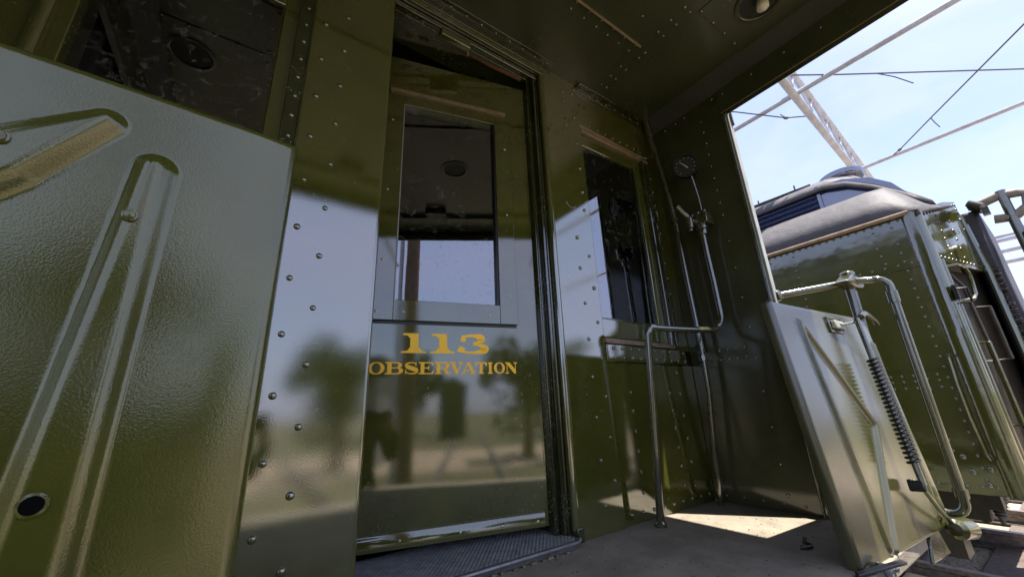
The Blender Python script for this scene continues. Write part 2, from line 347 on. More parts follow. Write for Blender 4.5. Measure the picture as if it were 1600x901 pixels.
f.build('upper_wall', 'green', car, smooth=True, bevel=.001)
# belt rail with its two rivet rows, lower panels
for x0, x1 in ((1.29, 1.885), (-.6, -.0145)):
    b = MB().box(x0, x1, Y0 - .004, Y0 + .02, .190, .264).build('belt_rail', 'green', car, bevel=.002)
    xs = fr(x0 + .045, x1 - .02, 10)
    rivets(b, [(x, Y0 - .004, .248) for x in xs] + [(x + .006, Y0 - .004, .207) for x in xs], '-y')
f = MB(); f.box(1.29, XR, Y0 + .008, Y0 + .03, F, .1885)
lp = f.build('lower_wall_panel', 'green', car, bevel=.001)
rivets(lp, [(1.428, Y0 + .008, z) for z in (.058, -.02, -.103, -.182, -.262, -.34)] + [(1.716, Y0 + .008, z) for z in (.054, -.026, -.107, -.189, -.268, -.348)]
       + [(x, Y0 + .008, F + .035) for x in fr(1.34, 1.90, 9)] + [(1.80, Y0 + .008, z) for z in fr(-.36, .15, 6)], '-y')
f = MB(); f.box(XL, -.0145, Y0 + .01, Y0 + .03, F, .1885); f.build('lower_wall_panel', 'green', car, bevel=.001)

# ---- side walls of the platform
sw = MB().box(XR, XR + .012, .728, Y0 + .005, F, 1.64).build('side_wall', 'sidew', car, bevel=.001, label='dark side wall with gauge')
rivets(sw, [(XR, .84, 1.519 - .0742 * k) for k in range(9)] + [(XR, .838, z) for z in (.927, .778, .634, .481, .335, .191, .042, -.11, -.26, -.38)], '-x', RVs)
rivets(sw, [(XR, y, 1.61) for y in (1.056, .985, .926, .76)] + [(XR, y, F + .03) for y in fr(.78, 1.1, 5)], '-x', RVs)
rivets(sw, [(XR, y, z) for y in (.88, .92, .96, 1.0) for z in (.20, .245)], '-x', RVs)
f = MB(); f.box(XR - .002, XR + .034, .700, .727, F, 1.474); f.build('door_post', 'lightedge', sw, bevel=.003, label='edge of the side doorway post, painted pale as if sunlit')
f = MB(); f.tube([(XR - .003, .716, F), (XR - .003, .716, 1.47)], .006, 8); f.build('post_bead', 'green', sw, smooth=True)
f = MB(); f.prism([(XR + .018, 1.52), (XR + .03, 1.50), (XR + .03, 1.40), (XR + .018, 1.42)], 'y', .69, .6995); f.build('post_shim', 'trim', sw)
MB().box(XL - .012, XL, .72, Y0 + .005, F, 1.64).build('side_wall', 'sidew', car, bevel=.001)

sd = MB()
pts = [(XL - .04 + .012 * math.sin(k * 1.3), -.5 + k * .03) for k in range(43)]
sd.prism(pts + [(x - .006, y) for x, y in pts[::-1]], 'z', .86, 1.63); sd.build('window_sky_blocker', 'diaph', car, smooth=True)  # added unseen panel that blocks the sky mirrored in the left window
# ---- ceiling, fascias, roof
f = MB(); f.box(XL + .04, XR - .04, -.62, Y0 + .03, CZ, CZ + .01); ce = f.build('ceiling', 'ceil', car)
f = MB(); f.prism([(XR, 1.466), (XR + .003, 1.465), (XR + .020, 1.6), (XR + .022, 1.645), (XR - .045, CZ - .001), (XR - .004, 1.655)], 'y', -.62, .735)
fa = f.build('side_fascia', 'ceil', car, bevel=.002); MB().tube([(XR - .001, -.6, 1.492), (XR - .001, .73, 1.492)], .003, 6).build('fascia_bead', 'sill', fa)
rivets(fa, [(XR - .001, y, 1.60) for y in (-.35, -.2, -.05, .1, .25, .40, .55, .70)], '-x', RVs)
f = MB(); f.prism([(XL, 1.466), (XL - .02, 1.462), (XL - .022, 1.645), (XL + .045, CZ - .001), (XL + .004, 1.655)], 'y', -.62, .73); f.build('side_fascia', 'ceil', car)
f = MB(); f.box(XL + .05, XR - .05, -.62, -.60, 1.58, CZ - .001); f.box(XL + .05, XR - .05, -.599, -.33, CZ - .03, CZ - .001); f.build('end_fascia', 'ceil', car, bevel=.002)
MB().box(.33, .50, -.34, -.20, CZ - .05, CZ - .0015).build('marker_box', 'black', car, bevel=.003)
xs = fr(-.12, 1.444, 21)
pts = [(x, .847, CZ) for x in xs] + [(x + (.002), .811, CZ) for x in xs]
for xa in (1.405, 1.445, -.075, -.115):
    pts += [(xa, y, CZ) for y in (.49, .566, .636, .705, .932, 1.002, 1.068)]
pts += [(1.276, .695, CZ), (.6, .695, CZ), (1.02, .1, CZ), (.9, .30, CZ)]
rivets(ce, pts, '-z', RVc)
MB().box(-.1, 1.395, .796, .801, CZ - .012, CZ - .0003).build('ceiling_seam_bar', 'sill', ce)
for i, (x0, x1) in enumerate(((1.476, 1.90), (-.52, -.13))):
    hp = MB().box(x0, x1, .02, .541, CZ - .004, CZ - .0002).build('hatch_panel', 'ceil', ce, bevel=.001)
    rivets(hp, [(x, .534, CZ - .004) for x in fr(x0 + .008, x1 - .02, 5)] + [(x0 + .01, y, CZ - .004) for y in (.10, .25, .42)], '-z', RVc)
for x, dz in ((1.66, .004), (.60, .0), (-.42, .004)):
    l = MB(); z = CZ - dz
    l.lathe([(.095, 0), (.098, .006), (.085, .009), (.080, .006), (.079, -.0002)], (x, .365, z), (0, 0, -1), 32)
    lo = l.build('lamp_ring', 'ceil', car, smooth=True)
    MB().lathe([(.079, .0006), (.06, .0008), (0.0, .001)], (x, .365, z), (0, 0, -1), 32).build('lamp_recess_disc', 'interior', lo)  # flat near-black disc paints the shade inside the lamp opening
    if x > 1: MB().lathe([(.020, .0), (.020, .014), (.026, .022), (.024, .036), (.012, .045), (0, .047)], (x + .01, .362, z - .001), (0, 0, -1), 18).build('bulb', 'bulb', lo, smooth=True)
prof = []
for i in range(25):
    t = -1 + 2 * i / 24; prof.append((XC + t * 1.303, 1.66 + .33 * (1 - abs(t) ** 2.6)))
outer = prof; inner = [(XC + (x - XC) * .985, z - .03) for x, z in prof]
f = MB(); f.prism(outer + inner[::-1], 'y', -.63, 16); f.build('roof', 'roof', car)
f = MB(); f.prism([(x, z - .031) for x, z in prof], 'y', -.628, -.60); f.build('roof_end', 'ceil', car)
# body behind the end wall: sides, floor, dark room behind the glass
f = MB(); f.box(XR + .013, XR + .055, Y0 + .006, 16, -.62, 1.60); f.box(XL - .055, XL - .013, Y0 + .006, 16, -.62, 1.60); f.build('body_side', 'green2', car)
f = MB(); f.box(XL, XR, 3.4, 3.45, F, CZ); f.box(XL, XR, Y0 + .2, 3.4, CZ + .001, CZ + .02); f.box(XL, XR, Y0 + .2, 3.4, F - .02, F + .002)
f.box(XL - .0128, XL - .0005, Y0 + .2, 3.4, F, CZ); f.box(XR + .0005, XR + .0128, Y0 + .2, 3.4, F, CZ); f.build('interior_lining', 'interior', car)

# ---- platform floor, threshold, sills
f = MB(); f.prism([(.0, -.18), (1.40, -.18), (1.40, .455), (XR + .03, .455), (XR + .03, Y0 + .3), (XL - .03, Y0 + .3), (XL - .03, .41), (.0, .41)], 'z', F - .05, F)
f.build('platform_floor', 'floor', car, bevel=.006)
f = MB(); f.box(-.6, 1.94, -.2, -.1805, F - .28, F - .004); f.box(-.4, 1.7, -.17, 1.4, F - .3, F - .055); f.build('end_sill', 'black', car)
f = MB()
for x in (1.41, -.58):
    for k, z in enumerate((-.72, -1.0, -1.24)):
        f.box(x, x + .55, -.15 - 0 * k, .44, z - .02, z)
f.build('step_treads', 'black', car)
f = MB(); f.prism([(.292, 1.125), (.35, 1.105), (1.0, 1.105), (1.03, 1.13), (1.03, 1.42), (.292, 1.42)], 'z', F + .001, F + .022)
th = f.build('threshold_plate', 'tread', car, bevel=.002)
f = MB()
for j in range(32):
    y = 1.122 + j * .0094
    for i in range(46):
        x = .305 + i * .0155 + (j % 2) * .0077
        if x < 1.01 - max(0, .02 - (y - 1.122)) : f.box(x, x + .0115, y, y + .0052, F + .0221, F + .0246)
f.build('tread_bars', 'steel', th, kind='stuff')
MB().tube([(.30, 1.118, F + .02), (.36, 1.103, F + .02), (1.0, 1.103, F + .02), (1.028, 1.125, F + .02)], .0045, 8).build('threshold_nosing', 'steel', th, smooth=True)
f = MB()
for k in range(16):
    x = .42 + k * .034 + random.uniform(-.01, .01); f.box(x, x + random.uniform(.008, .022), 1.092, 1.099, F + .001, F + .005 + random.random() * .004)
f.build('paint_chips', 'wood', th, kind='stuff')

gp = MB(); rg = random.Random(5)
while len(gp.v) < 4 * 420:
    x, y = rg.uniform(.45, 1.9), rg.uniform(.45, 1.12)
    if x > 1.4 and y < .5: continue
    r = rg.uniform(.0015, .0042); a = rg.uniform(0, 6.28)
    gp.add([(x + r * math.cos(a + q * 2.09) * rg.uniform(.7, 1.3), y + r * math.sin(a + q * 2.09), F + .0003) for q in range(3)] + [(x, y, F + r * rg.uniform(.5, 1))], [(0, 1, 3), (1, 2, 3), (2, 0, 3), (0, 2, 1)])
gp.build('grit', 'tie', car, kind='stuff')
# ---- door 113, swung inwards a little on its right-hand hinges
B = Vector((.985, 1.22, 0)); U = Vector((.97, -.245, 0)).normalized(); NN = Vector((-U.y * -1, 0, 0)); NN = Vector((U.y, -U.x, 0))
def dl(p): return B + U * p.x + NN * p.y + Vector((0, 0, p.z))
def D(): return MB(dl)
d0, d1, gz0, gz1, gs0, gs1 = -.392, 1.555, .407, 1.293, -.586, -.175
f = D(); f.box(-.75, gs0, -.036, 0, d0, d1); f.box(gs1, -.012, -.036, 0, d0, d1); f.box(gs0, gs1, -.036, 0, d0, gz0); f.box(gs0, gs1, -.036, 0, gz1, d1)
# merge into a single slab with an opening
bmv = f
door = f.build('door', 'door', car, label='olive door lettered 113 OBSERVATION, standing ajar')
f = D(); f.box(-.660, gs0, .0005, .013, .330, 1.336); f.box(gs1, -.100, .0005, .013, .330, 1.336); f.box(gs0, gs1, .0005, .0128, .330, gz0); f.box(gs0, gs1, .0005, .0128, gz1, 1.336)
f.build('sash_frame', 'door', door, bevel=.0015)
f = D(); f.box(-.656, -.104, .0002, .003, .319, .3298); f.build('sash_shadow_strip', 'black', door)  # black strip paints the shadow line under the sash
f = D(); f.box(gs0, gs1, -.018, -.014, gz0, gz1); f.build('pane', 'glass', door)
f = D(); f.box(gs0, gs0 + .004, .0131, .0145, gz0, gz1); f.box(gs0, gs1, .0131, .0145, gz1 - .003, gz1); f.build('pane_edge', 'lightedge', door)
f = D(); f.box(gs1 - .006, gs1 - .0005, -.012, .0075, gz0, gz1); f.build('glazing_bead', 'black', door)
f = D(); f.prism([(.0005, 1.344), (.020, 1.347), (.020, 1.366), (.0005, 1.376)], 'x', -.646, -.121); f.build('drip_strip', 'wood', door, bevel=.002)
f = D(); f.prism([(.0005, -.391), (.010, -.391), (.010, -.349), (.007, -.345), (.0005, -.344)], 'x', -.70, -.03); f.build('kick_plate', 'door', door, bevel=.001)
f = D(); f.box(-.60, -.56, .0005, .008, 1.50, 1.525); f.box(-.54, -.49, .0005, .012, 1.508, 1.518); f.build('latch', 'trim', door, bevel=.002)
SC = rivet_mesh("screw", .0050, .0022, 'screw'); dm = Matrix((( U.x, 0, NN.x, 0), (U.y, 0, NN.y, 0), (0, 1, 0, 0), (0, 0, 0, 1)))
def dscrew(s, z, d): rivets(door, [B + U * s + NN * d + Vector((0, 0, z))], None, SC, 'screw', dm)
for s, z in ((-.529, -.369), (-.336, -.370), (-.191, -.371), (-.059, -.372)): dscrew(s, z, .010)
for s, z in ((-.630, 1.20), (-.632, .86), (-.634, .56), (-.645, .36), (-.55, .362), (-.22, .362), (-.135, .45), (-.13, .82), (-.128, 1.16)): dscrew(s, z, .013)
f = MB(); f.tube([(.968, 1.232, -.2), (.968, 1.232, .02)], .008, 10); f.tube([(.968, 1.232, .8), (.968, 1.232, 1.02)], .008, 10); f.build('hinge', 'trim', door, smooth=True)

# ---- painted lettering
def ribbon(pts, ws):
    """variable-width stroke along a centre line"""
    vs = []; n = len(pts)
    for i, (x, y) in enumerate(pts):
        a, b = pts[max(i - 1, 0)], pts[min(i + 1, n - 1)]
        dx, dy = b[0] - a[0], b[1] - a[1]; l = math.hypot(dx, dy) or 1
        w = ws(i / (n - 1)) / 2; vs += [(x - dy / l * w, y + dx / l * w), (x + dy / l * w, y - dx / l * w)]
    return vs, [(2 * i, 2 * i + 1, 2 * i + 3, 2 * i + 2) for i in range(n - 1)]
def ell(cx, cy, rx, ry, a0, a1, n=20): return [(cx + rx * math.cos(R_(a0 + (a1 - a0) * i / n)), cy + ry * math.sin(R_(a0 + (a1 - a0) * i / n))) for i in range(n + 1)]
def annulus(cx, cy, rx, ry, tx, ty, a0=0, a1=360, n=28):
    o = ell(cx, cy, rx, ry, a0, a1, n); i = ell(cx, cy, rx - tx, ry - ty, a0, a1, n)
    return o + i, [(k, k + 1, n + 2 + k, n + 1 + k) for k in range(n)]
def rc(x0, x1, y0, y1): return [(x0, y0), (x1, y0), (x1, y1), (x0, y1)], [(0, 1, 2, 3)]
def pg(*p): return list(p), [tuple(range(len(p)))]
def glyph(c):
    """pieces in a box of height 1; returns (width, pieces)"""
    t = .11
    if c == '1':
        return 1.24, [pg((0, 0), (1.24, 0), (1.24, .07), (1.02, .12), (.86, .30), (.84, 1.0), (.10, 1.0), (.06, .90), (.30, .88), (.44, .72), (.44, .30), (.30, .12), (0, .07))]
    if c == '3':
        a = ell(.68, .76, .50, .19, 165, -80, 18); b = ell(.66, .27, .64, .225, 85, -170, 22)
        w = lambda u: .11 + .26 * math.exp(-((u - .58) / .20) ** 2) + .12 * math.exp(-(u / .12) ** 2)
        w2 = lambda u: .11 + .34 * math.exp(-((u - .36) / .17) ** 2) + .14 * math.exp(-((u - 1) / .12) ** 2)
        return 1.45, [ribbon(a, w), ribbon(b, w2), annulus(.24, .72, .14, .115, .139, .114), annulus(.16, .24, .16, .125, .159, .124)]
    if c == 'O': return 1.5, [annulus(.75, .5, .75, .5, .36, .09)]
    if c == 'I': return .62, [pg((0, 0), (.62, 0), (.62, t), (.48, t), (.48, 1 - t), (.62, 1 - t), (.62, 1), (0, 1), (0, 1 - t), (.14, 1 - t), (.14, t), (0, t))]
    if c == 'B':
        return 1.55, [pg((0, 0), (.55, 0), (.55, 1), (0, 1), (0, 1 - t), (.18, 1 - t), (.18, t), (0, t)),
                      rc(.55, .98, 0, .10), rc(.55, .96, .47, .57), rc(.55, .94, .90, 1),
                      annulus(.98, .285, .57, .285, .36, .10, -90, 90), annulus(.94, .735, .50, .265, .33, .095, -76, 90)]
    if c == 'R':
        return 1.6, [pg((0, 0), (.66, 0), (.66, t), (.53, t), (.53, 1), (0, 1), (0, 1 - t), (.18, 1 - t), (.18, t), (0, t)),
                     rc(.53, .96, .44, .54), rc(.53, .94, .90, 1), annulus(.94, .72, .52, .28, .34, .10, -90, 90),
                     pg((.86, .44), (1.14, .44), (1.42, .10), (1.6, .10), (1.6, 0), (1.1, 0))]
    if c == 'E':
        return 1.45, [pg((0, 0), (1.38, 0), (1.45, .32), (1.36, .32), (1.18, .10), (.54, .10), (.54, .46), (.86, .46), (.92, .34), (1.0, .34), (1.0, .68), (.92, .68), (.86, .56), (.54, .56), (.54, .90), (1.14, .90), (1.32, .70), (1.40, .70), (1.36, 1), (0, 1), (0, 1 - t), (.18, 1 - t), (.18, t), (0, t))]
    if c == 'T':
        return 1.45, [pg((.4, 0), (1.05, 0), (1.05, t), (.90, t), (.90, .90), (1.14, .90), (1.34, .66), (1.45, .66), (1.42, 1), (.03, 1), (0, .66), (.11, .66), (.31, .90), (.55, .90), (.55, t), (.4, t))]
    if c == 'V':
        return 1.6, [pg((.70, 0), (.92, 0), (1.40, .90), (1.6, .90), (1.6, 1), (1.06, 1), (1.06, .90), (1.28, .90), (.94, .26), (.58, .90), (.74, .90), (.74, 1), (0, 1), (0, .90), (.16, .90))]
    if c == 'A':
        return 1.7, [pg((0, 0), (.52, 0), (.52, .10), (.32, .10), (.40, .25), (.90, .25), (.90, .34), (.45, .34), (.72, .80), (1.16, .10), (1.0, .10), (1.0, 0), (1.7, 0), (1.7, .10), (1.56, .10), (.98, 1), (.72, 1), (.18, .10), (0, .10))]
    if c == 'N':
        return 1.7, [pg((0, 0), (.5, 0), (.5, t), (.31, t), (.31, .76), (1.26, 0), (1.49, 0), (1.49, 1 - t), (1.7, 1 - t), (1.7, 1), (1.2, 1), (1.2, 1 - t), (1.39, 1 - t), (1.39, .40), (.62, 1), (0, 1), (0, 1 - t), (.20, 1 - t), (.20, t), (0, t))]
    if c == 'S':
        pts = ell(.72, .74, .52, .21, 25, 180, 14) + [(.30, .62), (.62, .53), (.95, .44)] + ell(.75, .27, .56, .22, 20, -165, 16)
        w = lambda u: .09 + .27 * math.exp(-((u - .5) / .17) ** 2)
        return 1.45, [ribbon(pts, w), pg((1.14, .98), (1.24, .98), (1.24, .66), (1.16, .66)), pg((.10, .02), (.20, .02), (.20, .38), (.12, .38))]
def word(txt, s0, z0, h, widths, name):
    f = D(); k = 0
    for ch, (a, b) in zip(txt, widths):
        gw, ps = glyph(ch)
        for vs, fs in ps:
            k += 1; dep = .0006 + .00004 * (k % 9)
            f.add([(a + x / gw * (b - a), dep, z0 + y * h) for x, y in vs], fs)
    # triangulate the concave outlines
    o = f.build(name, 'yellow', door)
    bm = bmesh.new(); bm.from_mesh(o.data); bmesh.ops.triangulate(bm, faces=[q for q in bm.faces if len(q.verts) > 4])
    bm.to_mesh(o.data); bm.free(); return o
word('113', 0, .214, .072, [(-.551, -.462), (-.447, -.357), (-.343, -.228)], 'number_lettering')
ed = [(65, 213), (217, 380), (388, 520), (522, 668), (676, 832), (816, 958), (938, 1086), (1078, 1204), (1212, 1262), (1276, 1396), (1400, 1530)]
word('OBSERVATION', 0, .139, .043, [(-.658 + (a - 65) / 1465 * .549, -.658 + (b - 65) / 1465 * .549) for a, b in ed], 'name_lettering')

# ---- trap doors (raised step covers): pressed sheet with ribs, one mesh each
def seg_d(px, py, a, b):
    dx, dy = b[0] - a[0], b[1] - a[1]; t = max(0, min(1, ((px - a[0]) * dx + (py - a[1]) * dy) / (dx * dx + dy * dy)))
    return math.hypot(px - a[0] - t * dx, py - a[1] - t * dy)
def trap(origin, sdir, tdir, Wd, Hd, ribs, m, step, cut=None, curl=0, label=None):
    s_, t_ = Vector(sdir).normalized(), Vector(tdir).normalized(); n_ = s_.cross(t_)
    if n_.y > 0: n_ = -n_
    o_ = Vector(origin); fn = lambda p: o_ + s_ * p.x + t_ * p.y + n_ * p.z
    f = MB(fn); nx, ny = int(Wd / step), int(Hd / step); rr = .012
    for j in range(ny + 1):
        for i in range(nx + 1):
            x, y = Wd * i / nx, Hd * j / ny; h = 0
            for a, b, w0, w1, ht, sh in ribs:
                dx, dy = b[0] - a[0], b[1] - a[1]; t = max(0, min(1, ((x - a[0]) * dx + (y - a[1]) * dy) / (dx * dx + dy * dy)))
                d = (w0 + (w1 - w0) * t - math.hypot(x - a[0] - t * dx, y - a[1] - t * dy)) / sh
                if d > 0: q = min(1, d); h = max(h, ht * math.sin(q * math.pi / 2) ** 1.3)
            if curl and x < curl: h -= .0042 * ((curl - x) / curl) ** 2
            h += .0012 * noise.noise(Vector((x * 6, y * 6, 3.1)))
            e = min(x, Wd - x, y, Hd - y)
            if e < rr: h -= rr - math.sqrt(max(rr * rr - (rr - e) ** 2, 0))
            # rounded outer corner
            if cut and x > Wd - cut and y > Hd - cut:
                q = math.hypot(x - Wd + cut, y - Hd + cut)
                if q > cut: x = Wd - cut + (x - Wd + cut) * cut / q; y = Hd - cut + (y - Hd + cut) * cut / q; h = -rr
            f.v.append(Vector((x, y, h)))
    for j in range(ny):
        for i in range(nx):
            a = j * (nx + 1) + i; f.f.append((a, a + 1, a + nx + 2, a + nx + 1))
    # turned-back rim and flat back sheet give it thickness
    bnd = [i for i in range(nx + 1)] + [(j + 1) * (nx + 1) - 1 for j in range(1, ny + 1)] + [ny * (nx + 1) + i for i in range(nx - 1, -1, -1)] + [j * (nx + 1) for j in range(ny - 1, 0, -1)]
    k = len(f.v)
    for i in bnd: q = f.v[i].copy(); q.z = -.034; f.v.append(q)
    nb = len(bnd)
    for i in range(nb): f.f.append((bnd[i], bnd[(i + 1) % nb], k + (i + 1) % nb, k + i))
    f.f.append(tuple(range(k, k + nb)))
    o = f.build('trap_door', m, car, smooth=True, label=label)
    o.data.set_sharp_from_angle(angle=R_(60))
    return o, fn
# left one, close to the camera: s runs from its right edge outwards
TL, FL = trap((.0185, .472, -.428), (-.9965, -.084, 0), (0, .0, 1), .77, .757,
              [((.119, .668), (.128, .33), .0175, .028, .0125, .0155), ((.128, .33), (.138, .02), .028, .036, .0125, .0155),
               ((.160, .704), (.212, .640), .0145, .028, .0125, .0155), ((.212, .640), (.46, .34), .028, .036, .0125, .0155)],
              'trap', .0022, None, .055, 'near left trap door, bright glossy orange-peel paint')
def stud(fn, trp, x, y, r, hole, z):
    f = MB(fn); f.lathe([(r * 1.45, z - .002), (r * 1.35, z + .0018), (r, z + .0022)], (x, y, .0), (0, 0, 1), 20); f.build('hole_rim' if hole else 'plug_rim', 'trap', trp, smooth=True)
    f = MB(fn); f.lathe([(r * 1.02, z + .0022), (r * .9, z + .0023 if hole else z + .0031), (0, z + .0023 if hole else z + .0034)], (x, y, .0), (0, 0, 1), 20); f.build('bolt_hole_disc' if hole else 'plug', 'hole' if hole else 'trap', trp, smooth=True)  # flat black disc paints the shaded inside of the hole
stud(FL, TL, .126, .611, .0042, False, .0125); stud(FL, TL, .132, .378, .0062, True, .0125); stud(FL, TL, .211, .656, .0045, False, .0125)
# right one, across the far stairwell
TR, FR = trap((1.422, .4735, -.455), (.998, -.068, 0), (0, .073, .997), .775, .778,
              [((.15, .715), (.445, .355), .015, .017, .011, .015), ((.15, .71), (.205, .04), .018, .026, .010, .018), ((.235, .02), (.44, .36), .013, .017, .011, .013), ((.745, .66), (.705, .34), .017, .017, .009, .017), ((.705, .34), (.675, .04), .017, .017, .009, .017)],
              'trap_worn', .0042, .045, 0, 'far right trap door with spring, worn sunlit paint')
def Tb(x0, x1, y0, y1, z0, z1): return MB(FR).box(x0, x1, y0, y1, z0, z1)
lf = MB(FR); lf.box(.372, .497, .690, .700, .002, .008); lf.box(.372, .382, .700, .745, .002, .008); lf.box(.487, .497, .700, .745, .002, .008); lf.box(.372, .497, .745, .752, .002, .008)
la = lf.build('latch_plate', 'trim', TR, bevel=.002)
MB(FR).prism([(.40, .705), (.48, .705), (.475, .735), (.41, .738)], 'z', .001, .018).build('latch_box', 'lightedge', la, bevel=.004)
MB(FR).tube([(.44, .72, .02), (.50, .728, .024), (.56, .735, .04)], .004, 8).build('latch_rod', 'steel', la, smooth=True)
rod0, rod1 = Vector((.530, .745, .045)), Vector((.485, .165, .05))
rod = MB(FR).tube([rod0, rod1], .0095, 10).build('spring_rod', 'pipe', TR, smooth=True)
pts = []; turns = 24
for i in range(turns * 10 + 1):
    t = i / (turns * 10); c = rod0.lerp(rod1, .27 + .62 * t); a = 2 * math.pi * turns * t
    pts.append(c + Vector((math.cos(a), 0, math.sin(a))) * .0165)
MB(FR).tube(pts, .0045, 6).build('coil_spring', 'black', TR, smooth=True)
MB(FR).prism([(.470, .145), (.490, .148), (.496, .18), (.478, .184)], 'z', .012, .056).build('spring_shoe', 'black', TR, bevel=.006)
MB(FR).tube([(.50, .16, .04), (.60, .08, .03), (.70, .02, .02)], .007, 8).build('spring_link', 'pipe', TR, smooth=True)
f = MB(FR); f.lathe([(0, -.06), (.020, -.058), (.032, -.045), (.034, .03), (.028, .05), (.014, .062), (0, .064)], (.748, -.004, .03), (1, -.1, .1), 18); f.build('hinge_barrel', 'trap_worn', TR, smooth=True)
f = MB(FR); f.prism([(.76, .03), (.80, .03), (.86, -.115), (.66, -.11)], 'z', -.075, -.06); f.build('hinge_gusset', 'trim', TR, bevel=.006)
f = MB(FR); f.lathe([(.016, 0), (.016, .012), (.009, .02), (0, .022)], (.10, .0, .004), (0, 0, 1), 12); f.lathe([(.012, 0), (.012, .01), (0, .016)], (.14, -.004, .004), (0, 0, 1), 12); f.lathe([(.011, 0), (.011, .01), (0, .016)], (.17, -.008, .004), (0, 0, 1), 12)
f.build('hinge_bolt', 'steel', TR, smooth=True)
f = MB(); f.prism([(1.37, .468), (1.39, .482), (1.58, .432), (1.57, .416)], 'z', F + .002, F + .010); f.build('hinge_strip', 'black', car, bevel=.002)

# ---- pipes on the platform
f = MB(); f.tube([(1.404, 1.078, F), (1.418, 1.018, .300)], .0155, 14); f.lathe([(.024, 0), (.024, .012), (.016, .02)], (1.404, 1.078, F), (0, 0, 1), 16)
hr = f.build('brake_pipe', 'pipe', car, smooth=True, label='tall bent brake pipe with elbow')
f = MB(); f.tube([(1.4175, 1.020, .285), (1.418, 1.018, .300)] + arc((1.440, 1.0135, .300), .022, 180, 90, 6, ((.98, -.2, 0), (0, 0, 1))) + [(1.455, 1.0105, .322)], .0195, 14); f.build('elbow', 'pipe', hr, smooth=True)
up_ = [(1.448, 1.012, .322), (1.62, .976, .322), (1.78, .943, .326)] + [tuple(v) for v in arc((1.79, .941, .416), .09, -90, 0, 9, ((.98, -.2, 0), (0, 0, 1)))] + [(1.878, .923, .56), (1.872, .924, .72), (1.87, .924, .86)]
MB().tube(up_, .0145, 14).build('pipe_bend', 'pipe', hr, smooth=True)
bv = MB(); bv.tube([(1.87, .924, .83), (1.87, .924, .86)], .024, 8); bv.tube([(1.87, .924, .86), (1.87, .924, .905)], .03, 12)
bv.box(1.845, 1.915, .875, .96, .885, .945)
for y in (.885, .918, .95): bv.tube([(1.852, y, .94), (1.852, y, .956)], .010, 8)
bv.tube([(1.80, .945, .86), (1.80, .945, .92)], .018, 10); bv.tube([(1.80, .945, .905), (1.86, .93, .905)], .014, 10); bv.tube([(1.80, .945, .845), (1.80, .945, .86)], .011, 8)
bvo = bv.build('brake_valve', 'pipe', car, smooth=True, bevel=.003, label='brass-toned emergency brake valve')
MB().tube([(1.80, .945, .925), (1.78, .958, .955), (1.765, .97, .99)], [.009, .010, .012], 8).build('valve_lever', 'pipe', bvo, smooth=True)
MB().tube([(1.868, .905, .945), (1.867, .905, 1.02), (1.858, .910, 1.13), (1.852, .914, 1.185)], .0055, 8).build('gauge_pipe', 'pipe', bvo, smooth=True)
ga = Vector((-.90, -.40, -.18)).normalized(); gc = Vector((1.842, .925, 1.235))
g = MB(); g.lathe([(0, -.075), (.035, -.075), (.038, -.03), (.058, -.028), (.063, -.02), (.065, .012), (.062, .018), (.057, .018), (.056, .009)], gc, ga, 30)
go = g.build('pressure_gauge', 'black', car, smooth=True, label='round black pressure gauge, high on the side wall')
MB().lathe([(.0565, .009), (.03, .0092), (0, .0094)], gc, ga, 30).build('dial_face', 'dial', go)
gu = ga.cross(Vector((0, 0, 1))).normalized(); gv = gu.cross(ga)
c0 = gc + ga * .0115
f = MB()
for k in range(11):
    a = R_(225 - 27 * k); e = gu * math.cos(a) + gv * math.sin(a); w_ = gu * -math.sin(a) + gv * math.cos(a)
    f.add([c0 + e * .042 + w_ * .0009, c0 + e * .051 + w_ * .0009, c0 + e * .051 - w_ * .0009, c0 + e * .042 - w_ * .0009], [(0, 1, 2, 3)])
f.build('dial_marks', 'needle', go)
f = MB(); e = (gu * .62 + gv * .78).normalized(); w_ = (gu * -.78 + gv * .62).normalized(); c1 = gc + ga * .0135
f.add([c1 - e * .016 + w_ * .003, c1 + e * .042 + w_ * .0008, c1 + e * .042 - w_ * .0008, c1 - e * .016 - w_ * .003], [(0, 1, 2, 3)]); f.build('needle', 'needle', go)
f = MB(); f.tube([gc - ga * .074, gc - ga * .125], .02, 10); f.build('gauge_mount', 'black', go, smooth=True)
cp = [(1.862, 1.122, 1.68), (1.866, 1.115, 1.56), (1.87, 1.107, 1.474), (1.87, 1.085, 1.30), (1.87, 1.073, 1.19), (1.87, 1.06, .95), (1.87, 1.055, .70), (1.87, 1.050, .45), (1.87, 1.044, .209), (1.872, 1.05, .05), (1.872, 1.078, -.2), (1.872, 1.094, F)]
f = MB(); f.tube(cp, .0135, 12); po = f.build('corner_pipe', 'pipe', car, smooth=True)
f = MB(); f.tube([(1.862, 1.122, 1.69), (1.866, 1.115, 1.56)], .021, 12); f.tube([(1.8665, 1.113, 1.55), (1.87, 1.107, 1.47)], .019, 8); f.build('coupling', 'pipe', po, smooth=True)
f = MB(); f.tube([(1.87, 1.06, .96), (1.87, 1.062, .985)], .019, 8); f.tube([(1.871, 1.044, .20), (1.871, 1.045, .225)], .018, 8); f.box(1.87, XR, 1.035, 1.05, .20, .222); f.build('pipe_clip', 'pipe', po)
f = MB(); f.tube([(1.75, Y0 + .002, 1.41), (1.80, Y0 - .02, 1.40), (1.86, 1.115, 1.43)], .006, 8); f.box(1.835, 1.86, 1.09, 1.11, 1.415, 1.435); f.build('conduit_tail', 'pipe', po, smooth=True)
f = MB(); f.box(1.79, 1.83, Y0 - .012, Y0 - .002, .985, 1.075); f.tube([(1.80, Y0 - .03, 1.05), (1.81, Y0 - .03, 1.01), (1.83, Y0 - .025, 1.0)], .006, 8); f.build('door_hook', 'trim', car, bevel=.003)

